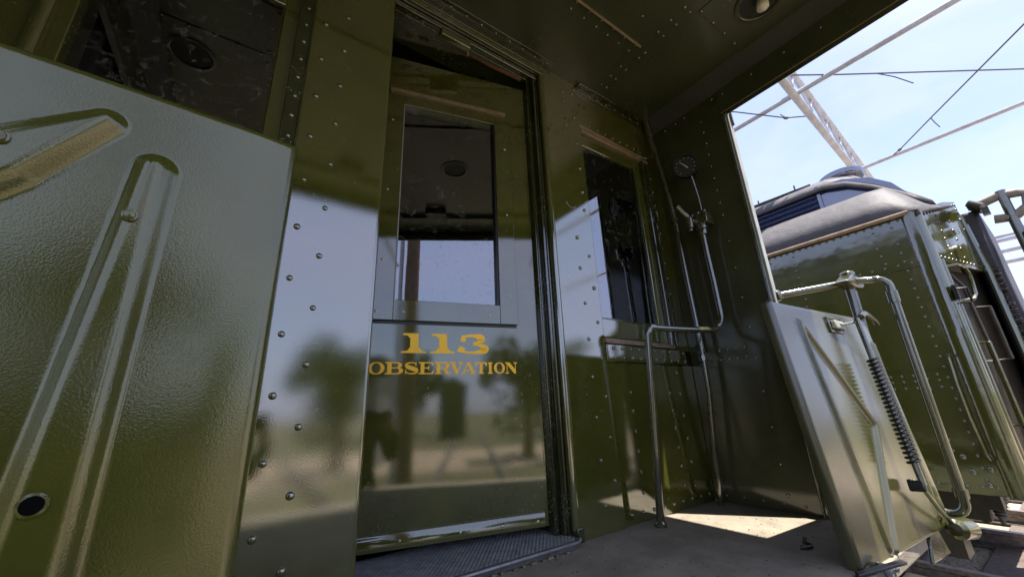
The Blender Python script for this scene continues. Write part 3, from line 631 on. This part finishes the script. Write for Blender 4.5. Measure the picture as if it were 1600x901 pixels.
# ---- hand rail round the right-hand steps
f = MB(); f.tube([(XR + .03, .722, .455), (2.196, .487, .490)], .0165, 12); f.lathe([(.0, -.0), (.030, .004), (.030, .016), (.02, .03)], (XR + .036, .716, .456), (.73, -.68, .1), 14)
rl = f.build('hand_rail', 'pipe', car, smooth=True, label='pipe hand rail round the right-hand steps')
f = MB(); f.tube([(2.20, .470, .492), (2.235, .425, .488)] + [tuple(v) for v in arc((2.238, .418, .443), .045, 90, 0, 8, ((.23, -.97, 0), (0, 0, 1)))] + [(2.25, .3755, .40), (2.25, .381, -.36)] + [tuple(v) for v in arc((2.25, .426, -.385), .045, 180, 300, 8, ((0, 1, 0), (0, 0, 1)))], .0155, 12)
f.build('rail_loop', 'pipe', rl, smooth=True)
MB().tube([(2.247, .376, .425), (2.248, .377, .375)], .021, 12).build('rail_coupling', 'pipe', rl, smooth=True); MB().tube([(2.25, .381, -.34), (2.25, .383, -.37)], .021, 12).build('rail_coupling', 'pipe', rl, smooth=True)
f = MB(); f.tube([(2.205, .497, .50), (2.205, .500, .20)], .019, 10); f.tube([(2.28, .50, .48), (2.28, .505, .2)], .010, 8)
f.build('rail_post', 'pipe', rl, smooth=True)
f = MB(); f.prism([(2.08, .475), (2.17, .520), (2.235, .522), (2.28, .505), (2.30, .48), (2.26, .462), (2.18, .46)], 'y', .462, .515); f.lathe([(.028, 0), (.028, .016), (.014, .022), (0, .023)], (2.205, .49, .522), (0, 0, 1), 14)
f.build('rail_cap', 'pipe', rl, bevel=.006)
f = MB(); f.tube([(2.155, .478, .325), (2.20, .475, .345), (2.23, .468, .33), (2.26, .462, .315), (2.27, .46, .295)], .012, 8); f.build('trap_catch', 'trim', rl, smooth=True)
f = MB(); f.tube([(2.02, .66, .0), (2.02, .645, -.02), (2.02, .645, -.36), (2.02, .66, -.38)], .010, 8); f.box(2.0, 2.04, .645, .67, -.41, -.38); f.build('grab_iron', 'lightedge', car, smooth=True)

# loose bit on the floor
tag(MB().tube(arc((1.53, .655, F + .006), .028, 200, 370, 8, ((.99, -.1, 0), (.1, .99, 0))) + [Vector((1.562, .652, F + .022))], .0055, 8).build('bent_hook', 'black', None, smooth=True),
    'small bent black iron hook lying on the platform floor', 'hook')

# =================================================================== the neighbouring car
X0 = 3.95; XN = 5.45
nb = thing('passenger_car', 'olive green riveted passenger car with grey canvas clerestory roof on the next track', 'railway car', (XN, .4, GZ))
f = MB(); f.box(X0, X0 + .05, .455, 15, -.62, 1.288); side = f.build('side_wall', 'green2', nb)
f = MB(); f.box(X0 - .008, X0 - .0005, .455, 15, .885, .897); f.box(X0 - .006, X0 - .0005, .455, 15, .158, .166)
f.build('side_seam', 'green2', nb)
f = MB(); f.tube([(X0 - .02, .42, 1.294), (X0 - .02, 15, 1.294)], .018, 10); f.build('eave_mould', 'sill', nb, smooth=True)
f = MB(); f.tube([(X0 + .035, .42, -.62), (X0 + .035, .42, 1.30)], .062, 20); f.tube([(X0 + .10, .372, -.62), (X0 + .10, .372, .92)], .022, 10)
f.build('corner_post', 'green2', nb, smooth=True)
dome = [(.0105, 0), (.0098, .003), (.006, .006), (0, .007)]
rv = MB(); nrm = (-1, 0, 0)
def rrow(pts):
    for p in pts: rv.lathe(dome, p, nrm, 6)
rrow([(X0, y, 1.262) for y in [.49 + .05 * i for i in range(40)]])
rrow([(X0, y, .92) for y in [.50 + .075 * i for i in range(24)]])
for y, dz in ((.645, .066), (1.2, .066), (1.39, .066), (1.75, .066), (2.2, .066)):
    rrow([(X0, y + .01 * math.sin(k), 1.22 - dz * k) for k in range(27)])
rrow([(X0, .535, 1.22 - .07 * k) for k in range(26)])
for z in (.125, .085, .04): rrow([(X0, y, z) for y in [.58 + .06 * i for i in range(5)] + [1.0 + .06 * i for i in range(12)]])
rrow([(X0, y, -.57) for y in [.5 + .065 * i for i in range(20)]])
for y, z in ((.50, -.47), (.53, -.56), (.58, -.49), (.60, -.40)): rv.lathe([(r * 1.7, h * 1.7) for r, h in dome], (X0, y, z), nrm, 8)
rv.build('rivet_rows', 'green2', nb, smooth=True, kind='stuff')
f = MB(); f.tube([(X0 - .012, .49, .245), (X0 - .04, .492, .225), (X0 - .042, .50, .05), (X0 - .042, .50, -.15), (X0 - .04, .49, -.38), (X0 - .01, .485, -.41)], .0105, 8); f.build('grab_iron', 'green2', nb, smooth=True)
f = MB(); f.box(X0 - .03, X0 + .02, .34, .36, .60, .70); f.tube([(X0 + .03, .35, .68), (X0 + .06, .30, .68), (X0 + .06, .30, .58), (X0 + .03, .35, .58)], .008, 6); f.build('lamp_bracket', 'black', nb)
# slanted end panel above the step opening
def E2(p):  # local: x along the slanted end, y outwards, z up
    e = Vector((.9826, -.1858, 0)); n = Vector((-.1858, -.9826, 0)); return Vector((4.03, .385, 0)) + e * p.x + n * p.y + Vector((0, 0, p.z))
f = MB(E2); f.prism([(.0, .925), (.80, .915), (.80, 1.55), (.55, 1.50), (.25, 1.40), (.0, 1.285)], 'y', -.03, 0); ep = f.build('end_panel', 'green2', nb)
rv = MB(E2)
for x in fr(.04, .77, 13): rv.lathe(dome, (x, 0, .955), (0, 1, 0), 6)
for x in fr(.04, .77, 13): rv.lathe(dome, (x, 0, 1.275 + .31 * x), (0, 1, 0), 6)
for x in (.04, .30, .52, .76):
    for z in fr(1.0, 1.24 + .3 * x, 6): rv.lathe(dome, (x, 0, z), (0, 1, 0), 6)
rv.build('end_rivets', 'dark2', ep, smooth=True, kind='stuff')
f = MB(E2); f.box(.02, .80, -.12, -.09, -.62, .92); f.box(.8005, 1.3, -.12, -.09, -.62, 1.5); f.box(.02, .14, -.088, -.02, -.62, .90); f.build('end_wall', 'dark2', nb)
rv = MB(E2)
for k in range(22):
    rv.lathe(dome, (.06, -.02, .85 - .066 * k), (0, 1, 0), 6); rv.lathe(dome, (.11, -.02, .82 - .066 * k), (0, 1, 0), 6)
    rv.lathe(dome, (.26, -.09, .80 - .066 * k), (0, 1, 0), 6)
rv.build('end_rivets', 'dark2', nb, smooth=True, kind='stuff')
def bar(name, pts, r, m='dark2'): return MB(E2).tube(pts, r, 8).build(name, m, nb, smooth=True)
bar('grab_iron', [(.06, -.02, .87), (.10, .06, .87), (.17, .07, .855), (.20, .07, .80), (.20, .06, .66), (.14, .06, .62), (.09, -.02, .61)], .013, 'green2')
bar('vertical_rod', [(.34, -.06, .86), (.38, -.03, .76), (.39, -.02, .2), (.39, -.02, -.6)], .011)
bar('door_handle', [(.30, -.09, .335), (.30, .0, .33), (.30, .0, -.22), (.30, -.09, -.24)], .016, 'green2')
bar('grab_iron', [(.58, -.09, .62), (.58, .0, .61), (.58, .0, .22), (.58, -.09, .21)], .015, 'dark2')
bar('vertical_rod', [(.80, .0, 1.42), (.80, .02, .9), (.80, .02, -.6)], .02, 'green2')
f = MB(E2); pts = []
for i in range(34 * 8 + 1):
    a = 2 * math.pi * i / 8; pts.append((.875 + .026 * math.cos(a), .03 + .026 * math.sin(a), .95 - .042 * i / 8))
f.tube(pts, .009, 5); f.build('diaphragm_spring', 'black', nb, smooth=True)
f = MB(); f.box(4.93, 5.97, .14, .26, -.62, 1.47); f.build('diaphragm', 'diaph', nb, bevel=.03)
f = MB(); f.box(4.90, 5.0, -.06, -.03, -.62, 1.2); f.box(5.9, 6.0, -.06, -.03, -.62, 1.2); f.box(5.0, 5.9, -.06, -.03, 1.12, 1.2); f.box(4.93, 4.97, -.02, .139, .3, .36); f.box(4.93, 4.97, -.02, .139, -.3, -.24)
f.build('face_plate', 'diaph', nb, bevel=.008)
f = MB(); f.tube([(4.99, -.01, 1.58), (4.99, -.015, -.6)], .03, 12); f.build('buffer_post', 'pipe', nb, smooth=True)
f = MB()
for k in range(5): f.tube([(4.80 + .035 * k, .17, 1.50), (4.80 + .035 * k, .11, 1.44)], .028 - .003 * (k % 2), 10)
f.box(4.80, 4.86, .08, .12, 1.37, 1.43); f.build('hinge_block', 'dark2', nb, smooth=True)
f = MB(); f.tube([(5.0, .12, 1.52), (5.0, .02, 1.545), (5.0, -.08, 1.53), (5.0, -.13, 1.50), (5.0, -.11, 1.40), (5.0, -.02, 1.34), (5.0, .08, 1.36)], .036, 12); f.build('hose_loop', 'hose', nb, smooth=True)
f = MB(); f.tube([(5.0, -.10, 1.52), (5.0, -.15, 1.46), (5.0, -.165, 1.30), (5.0, -.18, .5)], .022, 8); f.build('hose_pipe', 'pipe', nb, smooth=True)
f = MB(); f.lathe([(0, 0), (.09, .0), (.10, .03), (.10, .10), (.06, .13), (0, .14)], (5.2, .0, 1.2), (0, -1, 0), 18); f.build('marker_lamp', 'black', nb, smooth=True)
# roof: lower canvas, clerestory with louvres, upper canvas
def loft(name, secs, m, th=None):
    f = MB(); n = len(secs[0])
    for s_ in secs: f.v += [Vector(p) for p in s_]
    for i in range(len(secs) - 1):
        for j in range(n - 1): a = i * n + j; f.f.append((a, a + 1, a + n + 1, a + n))
    o = f.build(name, m, nb, smooth=True)
    so_ = o.modifiers.new("thick", 'SOLIDIFY'); so_.thickness = .02; so_.offset = -1
    return o
ys = [.25, .30, .36, .44, .54, .66, .80, .95, 1.15, 1.6, 2.5, 5, 15]
secs = []
for y in ys:
    q0 = min(1, max(0, (y - .30) / .28)); row = []
    for k in range(25):
        q = q0; t = k / 24; x = X0 - .03 + t * 2 * (XN - X0 + .03); u = 1 - abs(2 * t - 1)
        q = q * q * (3 - 2 * q); zf = 1.30 + .27 * min(u / .56, 1) + .06 * max(u - .56, 0)
        z = zf * (1 - q) + q * (1.30 + .44 * (1 - (1 - min(u / .36, 1)) ** 2.2))
        z += .012 * noise.noise(Vector((x * 3, y * 3, 1.0))) * min(1, u * 8)
        yy = max(y, .385 - .19 * min(max((min(x, 2 * XN - x) - 4.02), 0) / .85, 1) - .02) if y < .42 else y
        row.append((x, yy, z - (.05 * (1 - min(1, (y - .25) / .12)) if y < .37 else 0)))
    secs.append(row)
loft('lower_roof', secs, 'canvas')
f = MB(); f.box(4.42, 4.46, .95, 15, 1.56, 1.99); f.build('clerestory_side', 'clere', nb)
f = MB(); f.prism([(.43, 1.62), (.95, 1.62), (.95, 1.985), (.80, 1.965), (.62, 1.88), (.50, 1.76)], 'x', 4.42, 4.46); f.build('clerestory_end', 'clere', nb)
for k in range(6):
    z = 1.665 + .052 * k
    MB().prism([(4.419, z + .034), (4.380, z), (4.377, z + .006), (4.419, z + .044)], 'y', 1.02, 1.62).build('louvre', 'clere', nb)
f = MB(); f.box(4.40, 4.419, .985, 1.012, 1.62, 1.985); f.box(4.40, 4.419, 1.64, 1.66, 1.62, 1.985); f.build('louvre_frame', 'clere', nb)
f = MB()
for y0 in (2.1, 3.3, 4.5): f.box(4.40, 4.419, y0, y0 + .7, 1.66, 1.95)
f.build('clerestory_window', 'clere', nb)
secs = []
for y in [.32, .40, .50, .62, .78, .95, 1.15, 1.6, 2.5, 5, 15]:
    q = min(1, max(0, (y - .32) / .66)); q = math.sin(q * math.pi / 2); row = []
    for k in range(25):
        t = k / 24; x = 4.36 + t * 2 * (XN - 4.36); u = 1 - abs(2 * t - 1)
        ze = 1.50 + .47 * q; z = ze + (.02 + .33 * q) * (1 - (1 - u) ** 2.0) + .008 * noise.noise(Vector((x * 5, y * 5, 0)))
        if k in (0, 24): z -= .05
        row.append((x, y, z))
    secs.append(row)
loft('upper_roof', secs, 'canvas')
f = MB(); f.lathe([(.13, 0), (.13, .09), (.19, .095), (.20, .11), (.20, .17), (.17, .19), (0, .20)], (5.40, .98, 2.27), (0, 0, 1), 24); f.build('roof_vent', 'clere', nb, smooth=True)
f = MB(); f.tube([(5.1, 1.2, 2.34), (5.1, 1.7, 2.36), (5.1, 3.0, 2.38)], .02, 8)
for y in (1.35, 1.75, 2.3): f.tube([(5.1, y, 2.2), (5.1, y, 2.42)], .008, 6)
f.build('roof_pipe', 'dark2', nb, smooth=True)
f = MB(); f.prism([(1.62, 1.95), (1.66, 1.97), (1.68, 1.80), (1.64, 1.72), (1.60, 1.78), (1.62, 1.86)], 'x', 4.34, 4.37); f.build('roof_bracket', 'lightedge', nb)
# underside
f = MB(); f.box(4.1, 6.8, .6, 15, -.80, -.60); f.box(4.3, 4.5, .8, 3.5, -1.1, -.82); f.box(4.2, 6.7, 2.2, 2.5, -1.2, -.82); f.build('underframe', 'black', nb)
f = MB(); f.tube([(4.3, .9, -.70), (4.25, .85, -.76), (4.2, .75, -.72), (4.2, .62, -.78)], .03, 8); f.tube([(4.5, .72, -.64), (4.45, .70, -.80), (4.5, .68, -.86)], .035, 8); f.box(4.05, 4.15, .52, .9, -.72, -.63); f.build('air_hose', 'black', nb, smooth=True)
f = MB(); pr_ = []
for k in range(9): pr_ += [(.062 - .004 * k, .02 * k), (.052 - .004 * k, .02 * k + .012)]
f.lathe(pr_ + [(.012, .185), (.01, .21), (0, .21)], (4.2, .555, -.615), (0, .05, -1), 16); f.build('spring_boot', 'diaph', nb, smooth=True)
for yc in (3.2, 5.6):
    for x in (4.73, 6.17):
        for dy in (-.9, .9):
            MB().lathe([(0, -.06), (.46, -.06), (.46, .05), (.49, .06), (.44, .065), (.12, .055), (0, .07)], (x, yc + dy, -.82), (-1, 0, 0), 28).build('wheel', 'rail', nb, smooth=True)

# =================================================================== frame of tubes overhead
fr_ = thing('lattice_frame', 'pale tubular lattice frame with long pipe purlins above the passenger car', 'steel frame', (11.0, 1.2, GZ))
def yb(x): return 1.02 + (x - 4.55) * .055
f = MB(); xe0, xe1 = -4.0, 11.0; zt, zb_ = 3.80, 3.40
MB().tube([(xe0, yb(xe0), zb_), (xe1, yb(xe1), zb_)], .042, 10).build('truss_chord', 'galv', fr_, smooth=True)
MB().tube([(xe0, yb(xe0) - .02, zt), (xe1, yb(xe1) - .02, zt)], .042, 10).build('truss_chord', 'galv', fr_, smooth=True)
k = 0; x = xe0 + .2
while x < xe1 - .6:
    MB().tube([(x, yb(x), zb_), (x + .30, yb(x), zt)], .016, 6).build('truss_web', 'galv', fr_); MB().tube([(x + .34, yb(x), zt), (x + .62, yb(x), zb_)], .016, 6).build('truss_web', 'galv', fr_); x += .66
for x, z, y0, y1 in ((4.91, 3.42, -6, 14), (7.60, 3.42, -6, 14), (2.2, 3.42, -6, 14), (-1.0, 3.42, -6, 14), (10.4, 2.52, -6, 12), (10.4, 2.44, -6, 12), (10.4, 2.25, -6, 12), (10.4, 2.06, -6, 12)):
    MB().tube([(x, y0, z), (x, y1, z)], .032, 8).build('purlin', 'galv', fr_, smooth=True)
for x, y in ((11.0, 1.37), (11.0, 9), (-4.0, .55), (-4.0, 9)):
    MB().tube([(x, y, GZ), (x, y, 3.65)], .06, 10).build('column', 'galv', fr_, smooth=True)
MB().tube([(xe0, 9, zb_), (xe1, 9, zb_)], .042, 8).build('truss_chord', 'galv', fr_, smooth=True)
def wire(pts, label, tail):
    f = MB(); f.tube(pts, .008, 6); f.tube(tail, .006, 5); f.lathe([(0, -.03), (.018, -.02), (.018, .02), (0, .03)], pts[-2] if len(pts) > 2 else pts[-1], Vector(pts[1]) - Vector(pts[0]), 8)
    return tag(f.build('wire', 'wire', None, smooth=True), label, 'wire', 'loose wires hung in the frame')
wire([(4.62, .94, 3.46), (5.0, .66, 3.43), (5.35, .40, 3.41), (6.75, -.56, 3.40), (9.5, -2.4, 3.42)], 'thin wire running nearly level across the sky from the lattice top', [(5.35, .40, 3.41), (5.52, .30, 3.37), (5.72, .20, 3.30)])
wire([(5.2, -1.1, 3.40), (5.83, -.59, 3.40), (6.9, .23, 3.40), (7.45, .64, 3.40), (7.6, .75, 3.42)], 'wire falling steeply from the upper right to the right-hand pipe', [(6.9, .23, 3.40), (7.02, .22, 3.38), (7.18, .20, 3.36)])
wire([(4.2, 1.73, 3.38), (4.55, 1.557, 3.40), (5.2, 1.25, 3.38), (5.47, 1.1, 3.42)], 'short wire joining the lattice just right of the platform post', [(5.2, 1.25, 3.38), (5.1, 1.24, 3.34), (4.98, 1.24, 3.32)])

# =================================================================== ground, tracks
f = MB(); f.add([(-1500, -1500, GZ), (1500, -1500, GZ), (1500, 1500, GZ), (-1500, 1500, GZ)], [(0, 1, 2, 3)])
f.build('ground', 'ground', None, kind='structure')
def patch(name, m, x0, x1, y0, y1, z):
    random.seed(3); n = 40; f = MB(); v = []
    for i in range(n): v.append((x0 + (x1 - x0) * i / (n - 1), y0 + random.uniform(-.3, .3), z))
    for i in range(n): v.append((x1 - (x1 - x0) * i / (n - 1), y1 + random.uniform(-.5, .5), z))
    f.add(v, [tuple(range(2 * n))]); o = f.build(name, m, None, kind='structure')
    bm = bmesh.new(); bm.from_mesh(o.data); bmesh.ops.triangulate(bm, faces=bm.faces); bm.to_mesh(o.data); bm.free()
patch('dirt_path', 'dirt', -40, 30, -15, -9.0, GZ + .004); patch('ballast', 'ballast', 3.3, 24, -8.2, 60, GZ + .008)
RP = [(-.07, 0), (.07, 0), (.07, .012), (.012, .03), (.012, .10), (.035, .112), (.035, .145), (-.035, .145), (-.035, .112), (-.012, .10), (-.012, .03), (-.07, .012)]
tie_me = None
for xc, lab in ((5.45, 'rusty track running under the green passenger car'), (8.06, 'farther empty track seen beneath the passenger car'), (XC, 'track beneath the observation car')):
    tr = thing('railway_track', lab, 'railway track', (xc, 0, GZ), 'parallel tracks')
    for s_ in (-.753, .753):
        MB().prism([(xc + s_ + a, GZ + .03 + b) for a, b in RP], 'y', -30, 40).build('rail', 'rail', tr, smooth=True)
    b = MB().box(-1.25, 1.25, -.11, .11, -.10, .0)
    for k in range(22 if xc != XC else 8):
        if tie_me is None:
            o = b.build('tie', 'tie', tr, bevel=.01); tie_me = o.data
        else:
            o = bpy.data.objects.new('tie', tie_me); link(o, tr)
        o.matrix_basis = Matrix.Translation((xc + random.uniform(-.03, .03), -4.4 + .58 * k, GZ + .035)) @ Matrix.Rotation(random.uniform(-.02, .02), 4, 'Z')
g = MB()
for k in range(2600):
    x = random.uniform(3.2, 14); y = random.uniform(-2, 6)
    if noise.noise(Vector((x * .8, y * .8, 5))) < .05: continue
    h = random.uniform(.03, .12); a = random.uniform(0, 6.28); dx, dy = math.cos(a) * .006, math.sin(a) * .006; lx, ly = random.uniform(-.04, .04), random.uniform(-.04, .04)
    g.add([(x - dx, y - dy, GZ), (x + dx, y + dy, GZ), (x + lx, y + ly, GZ + h)], [(0, 1, 2)])
g.build('grass', 'grass', None, kind='stuff')

# =================================================================== what stands across the yard and shows in the gloss
pole = thing('utility_pole', 'brown wooden pole mirrored in the door window', 'pole', (-.5, -4.9, GZ))
MB().tube([(-.5, -4.9, GZ), (-.47, -4.9, 5.5)], [.16, .12], 14).build('shaft', 'bark', pole, smooth=True)
MB().tube([(-.72, -4.95, GZ), (-.72, -4.95, 5.0)], .045, 10).build('conduit', 'galv', pole, smooth=True)
sh = thing('grey_shed', 'grey corrugated shed mirrored at the left of the door', 'shed', (-4.5, -9.5, GZ))
f = MB()
for k in range(46):
    x = -7.5 + k * .12; f.tube([(x, -9.5, GZ), (x, -9.5, 1.6)], .045, 6)
f.build('cladding', 'shed', sh, smooth=True); MB().box(-7.5, -2.1, -13, -9.51, GZ, 1.6).build('wall', 'shed', sh); MB().box(-7.8, -1.9, -13.3, -9.2, 1.602, 1.75).build('roof', 'roof', sh)
cb = thing('lineside_hut', 'narrow dark green hut mirrored in the middle of the door', 'hut', (-.4, -22, GZ))
MB().box(-1.2, .4, -23.4, -22, GZ, 1.6).build('wall', 'shedg', cb); MB().prism([(-1.4, 1.602), (.6, 1.602), (-.4, 2.2)], 'y', -23.6, -21.8).build('roof', 'roof', cb)
LQ = None
def tree(x, y, h, r, label):
    t = thing('tree', label, 'tree', (x, y, GZ), 'trees across the yard')
    f = MB(); f.tube([(x, y, GZ), (x + .1, y, GZ + h * .4), (x, y + .1, GZ + h * .75)], [.05 * h, .035 * h, .012 * h], 9)
    for k in range(6):
        a = k * 1.05; z = GZ + h * (.3 + .07 * k); f.tube([(x + .06, y, z), (x + math.cos(a) * r * .6, y + math.sin(a) * r * .6, z + h * .18)], [.018 * h, .006 * h], 6)
    f.build('trunk', 'bark', t, smooth=True)
    c = MB(); cl = [(Vector((random.gauss(0, .45), random.gauss(0, .45), random.gauss(.62, .17))), random.uniform(.16, .34)) for _ in range(26)]
    for _ in range(2600):
        p, q = random.choice(cl); d = Vector((random.gauss(0, 1), random.gauss(0, 1), random.gauss(0, 1))).normalized() * q * random.uniform(.5, 1)
        w_ = Vector((x + (p.x + d.x) * r, y + (p.y + d.y) * r, GZ + h * (p.z + d.z * .6)))
        u = Vector((random.gauss(0, 1), random.gauss(0, 1), random.gauss(0, 1))).normalized(); v = u.orthogonal().normalized(); s_ = .05 * r * random.uniform(.7, 1.5)
        c.add([w_ - u * s_, w_ + v * s_ * .6, w_ + u * s_, w_ - v * s_ * .6], [(0, 1, 2, 3)])
    c.build('crown', 'leaf', t)
tree(2.6, -11, 4.2, 1.5, 'round green tree mirrored at the right of the door')
tree(-4.2, -30, 6.0, 3.2, 'spreading tree beyond the lineside hut')
tree(7.5, -38, 6.5, 3.5, 'tall tree far behind to the right of the hut')
tree(-12.0, -34, 6.5, 4.0, 'wide tree beyond the grey shed')
tree(19.0, -22, 6.0, 3.5, 'tree standing in the open far to the right of the yard')

# =================================================================== the photographer, seen only as a dark shape in the gloss
FW = Vector((.573, .82, 0)); RT = Vector((.82, -.573, 0)); P0 = Vector((-.17, -.40, 0))
def bp(r, f, z): return P0 + RT * r + FW * f + Vector((0, 0, z))
def skin_mesh(verts, edges, radii, root, sub=2):
    me = bpy.data.meshes.new("person"); me.from_pydata([tuple(v) for v in verts], edges, []); me.update()
    o = bpy.data.objects.new("person", me); sc.collection.objects.link(o)
    o.modifiers.new("skin", 'SKIN'); sk = me.skin_vertices[0].data
    for i, r in enumerate(radii):
        sk[i].radius = r if isinstance(r, tuple) else (r, r); sk[i].use_root = (i == root)
    ss = o.modifiers.new("sub", 'SUBSURF'); ss.levels = sub; ss.render_levels = sub
    bpy.context.view_layer.update(); dg = bpy.context.evaluated_depsgraph_get()
    m2 = bpy.data.meshes.new_from_object(o.evaluated_get(dg)); o.modifiers.clear(); o.data = m2
    m2.polygons.foreach_set('use_smooth', [True] * len(m2.polygons)); return o
V, Eg, Rd = [], [], []
def chain(start, pts, rs):
    k = start
    for p, r in zip(pts, rs):
        V.append(p); Rd.append(r); i = len(V) - 1
        if k is not None: Eg.append((k, i))
        k = i
    return k
G = GZ
pel = chain(None, [bp(0, 0, G + .95)], [(.15, .11)])
ch = chain(pel, [bp(0, -.01, G + 1.12), bp(0, -.01, G + 1.30), bp(0, -.01, G + 1.43)], [(.17, .12), (.19, .13), (.17, .11)])
chain(ch, [bp(0, .0, G + 1.54), bp(0, .02, G + 1.64), bp(0, .03, G + 1.74), bp(0, .02, G + 1.80)], [.055, .078, .09, .06])
for s_ in (-1, 1):
    chain(pel, [bp(.10 * s_, .0, G + .86), bp(.12 * s_, .03, G + .48), bp(.13 * s_, .0, G + .10), bp(.14 * s_, .05, G + .05), bp(.15 * s_, .17, G + .035)], [.09, .062, .042, .045, .032])
    wr = chain(ch, [bp(.19 * s_, .0, G + 1.42), bp(.27 * s_, .06, G + 1.14), bp(.20 * s_, .26, G + 1.30), bp(.13 * s_, .33, G + 1.41)], [.062, .047, .034, .027])
    hd = chain(wr, [bp(.112 * s_, .355, G + 1.44)], [(.030, .016)])
    for q in range(4):
        chain(hd, [bp((.112 - .012) * s_, .37, G + 1.425 + .021 * q), bp(.075 * s_, .387, G + 1.43 + .02 * q), bp((.052 + .004 * q) * s_, .383, G + 1.432 + .02 * q)], [.0095, .0085, .0072])
    chain(hd, [bp(.10 * s_, .35, G + 1.462), bp(.07 * s_, .36, G + 1.475), bp(.05 * s_, .363, G + 1.475)], [.011, .009, .008])
M['cloth'] = mat("dark_navy_cloth", (.012, .014, .018), .85); M['trouser'] = mat("charcoal_cloth", (.018, .018, .018), .85)
M['skin'] = mat("skin", (.42, .24, .17), .5); M['hair'] = mat("dark_hair", (.02, .014, .01), .6)
per = skin_mesh(V, Eg, Rd, pel)
for k in ('cloth', 'trouser', 'skin'): per.data.materials.append(M[k])
for pg_ in per.data.polygons:
    c = pg_.center; f_ = (c - P0).dot(FW)
    pg_.material_index = 2 if (c.z > G + 1.51 and abs((c - P0).dot(RT)) < .12 and f_ < .2) or f_ > .32 else (1 if c.z < G + .96 else 0)
tag(per, 'person in dark clothes and added wide hat holding up a phone', 'person')
h = MB()
for i in range(9):
    for j in range(17): a, b = R_(90 - 11 * i), R_(-150 + j * 300 / 16 - 90); h.v.append(bp(math.cos(a) * math.sin(b + math.pi) * .098, .025 - math.cos(a) * math.cos(b + math.pi) * -.108, G + 1.735 + math.sin(a) * .115))
for i in range(8):
    for j in range(16): k = i * 17 + j; h.f.append((k, k + 1, k + 18, k + 17))
h.build('hair', 'hair', per, smooth=True)
hat = MB(); hat.lathe([(.105, .0), (.23, -.012), (.235, -.008), (.11, .012), (.108, .06), (.098, .10), (.06, .118), (0, .12)], bp(0, .02, G + 1.775), (0, 0, 1), 28)  # hat added so its brim widens the dark reflection in the trap door
hat.build('hat', 'cloth', per, smooth=True)
f = MB()
f.lathe([(.012, 0), (.010, .012), (0, .018)], bp(0, .112, G + 1.685), FW, 10); f.build('nose', 'skin', per, smooth=True)
for s_ in (-1, 1):
    MB().lathe([(0, 0), (.011, .002), (.010, .009), (0, .012)], bp(.033 * s_, .098, G + 1.72), FW, 12).build('eye', 'needle', per, smooth=True)
    MB().lathe([(.0, -.008), (.022, -.006), (.03, .004), (.02, .01), (0, .008)], bp(.088 * s_, .02, G + 1.705), RT * s_, 12).build('ear', 'skin', per, smooth=True)
MB().tube([bp(-.025, .103, G + 1.652), bp(0, .108, G + 1.65), bp(.025, .103, G + 1.652)], .006, 6).build('mouth', 'rust', per)
ph = MB(lambda p: bp(p.x, p.y, p.z)).box(-.082, .082, .387, .395, G + 1.404, G + 1.482)
tag(ph.build('phone', 'black', None, bevel=.003), 'black phone held sideways in both hands of the person', 'phone')
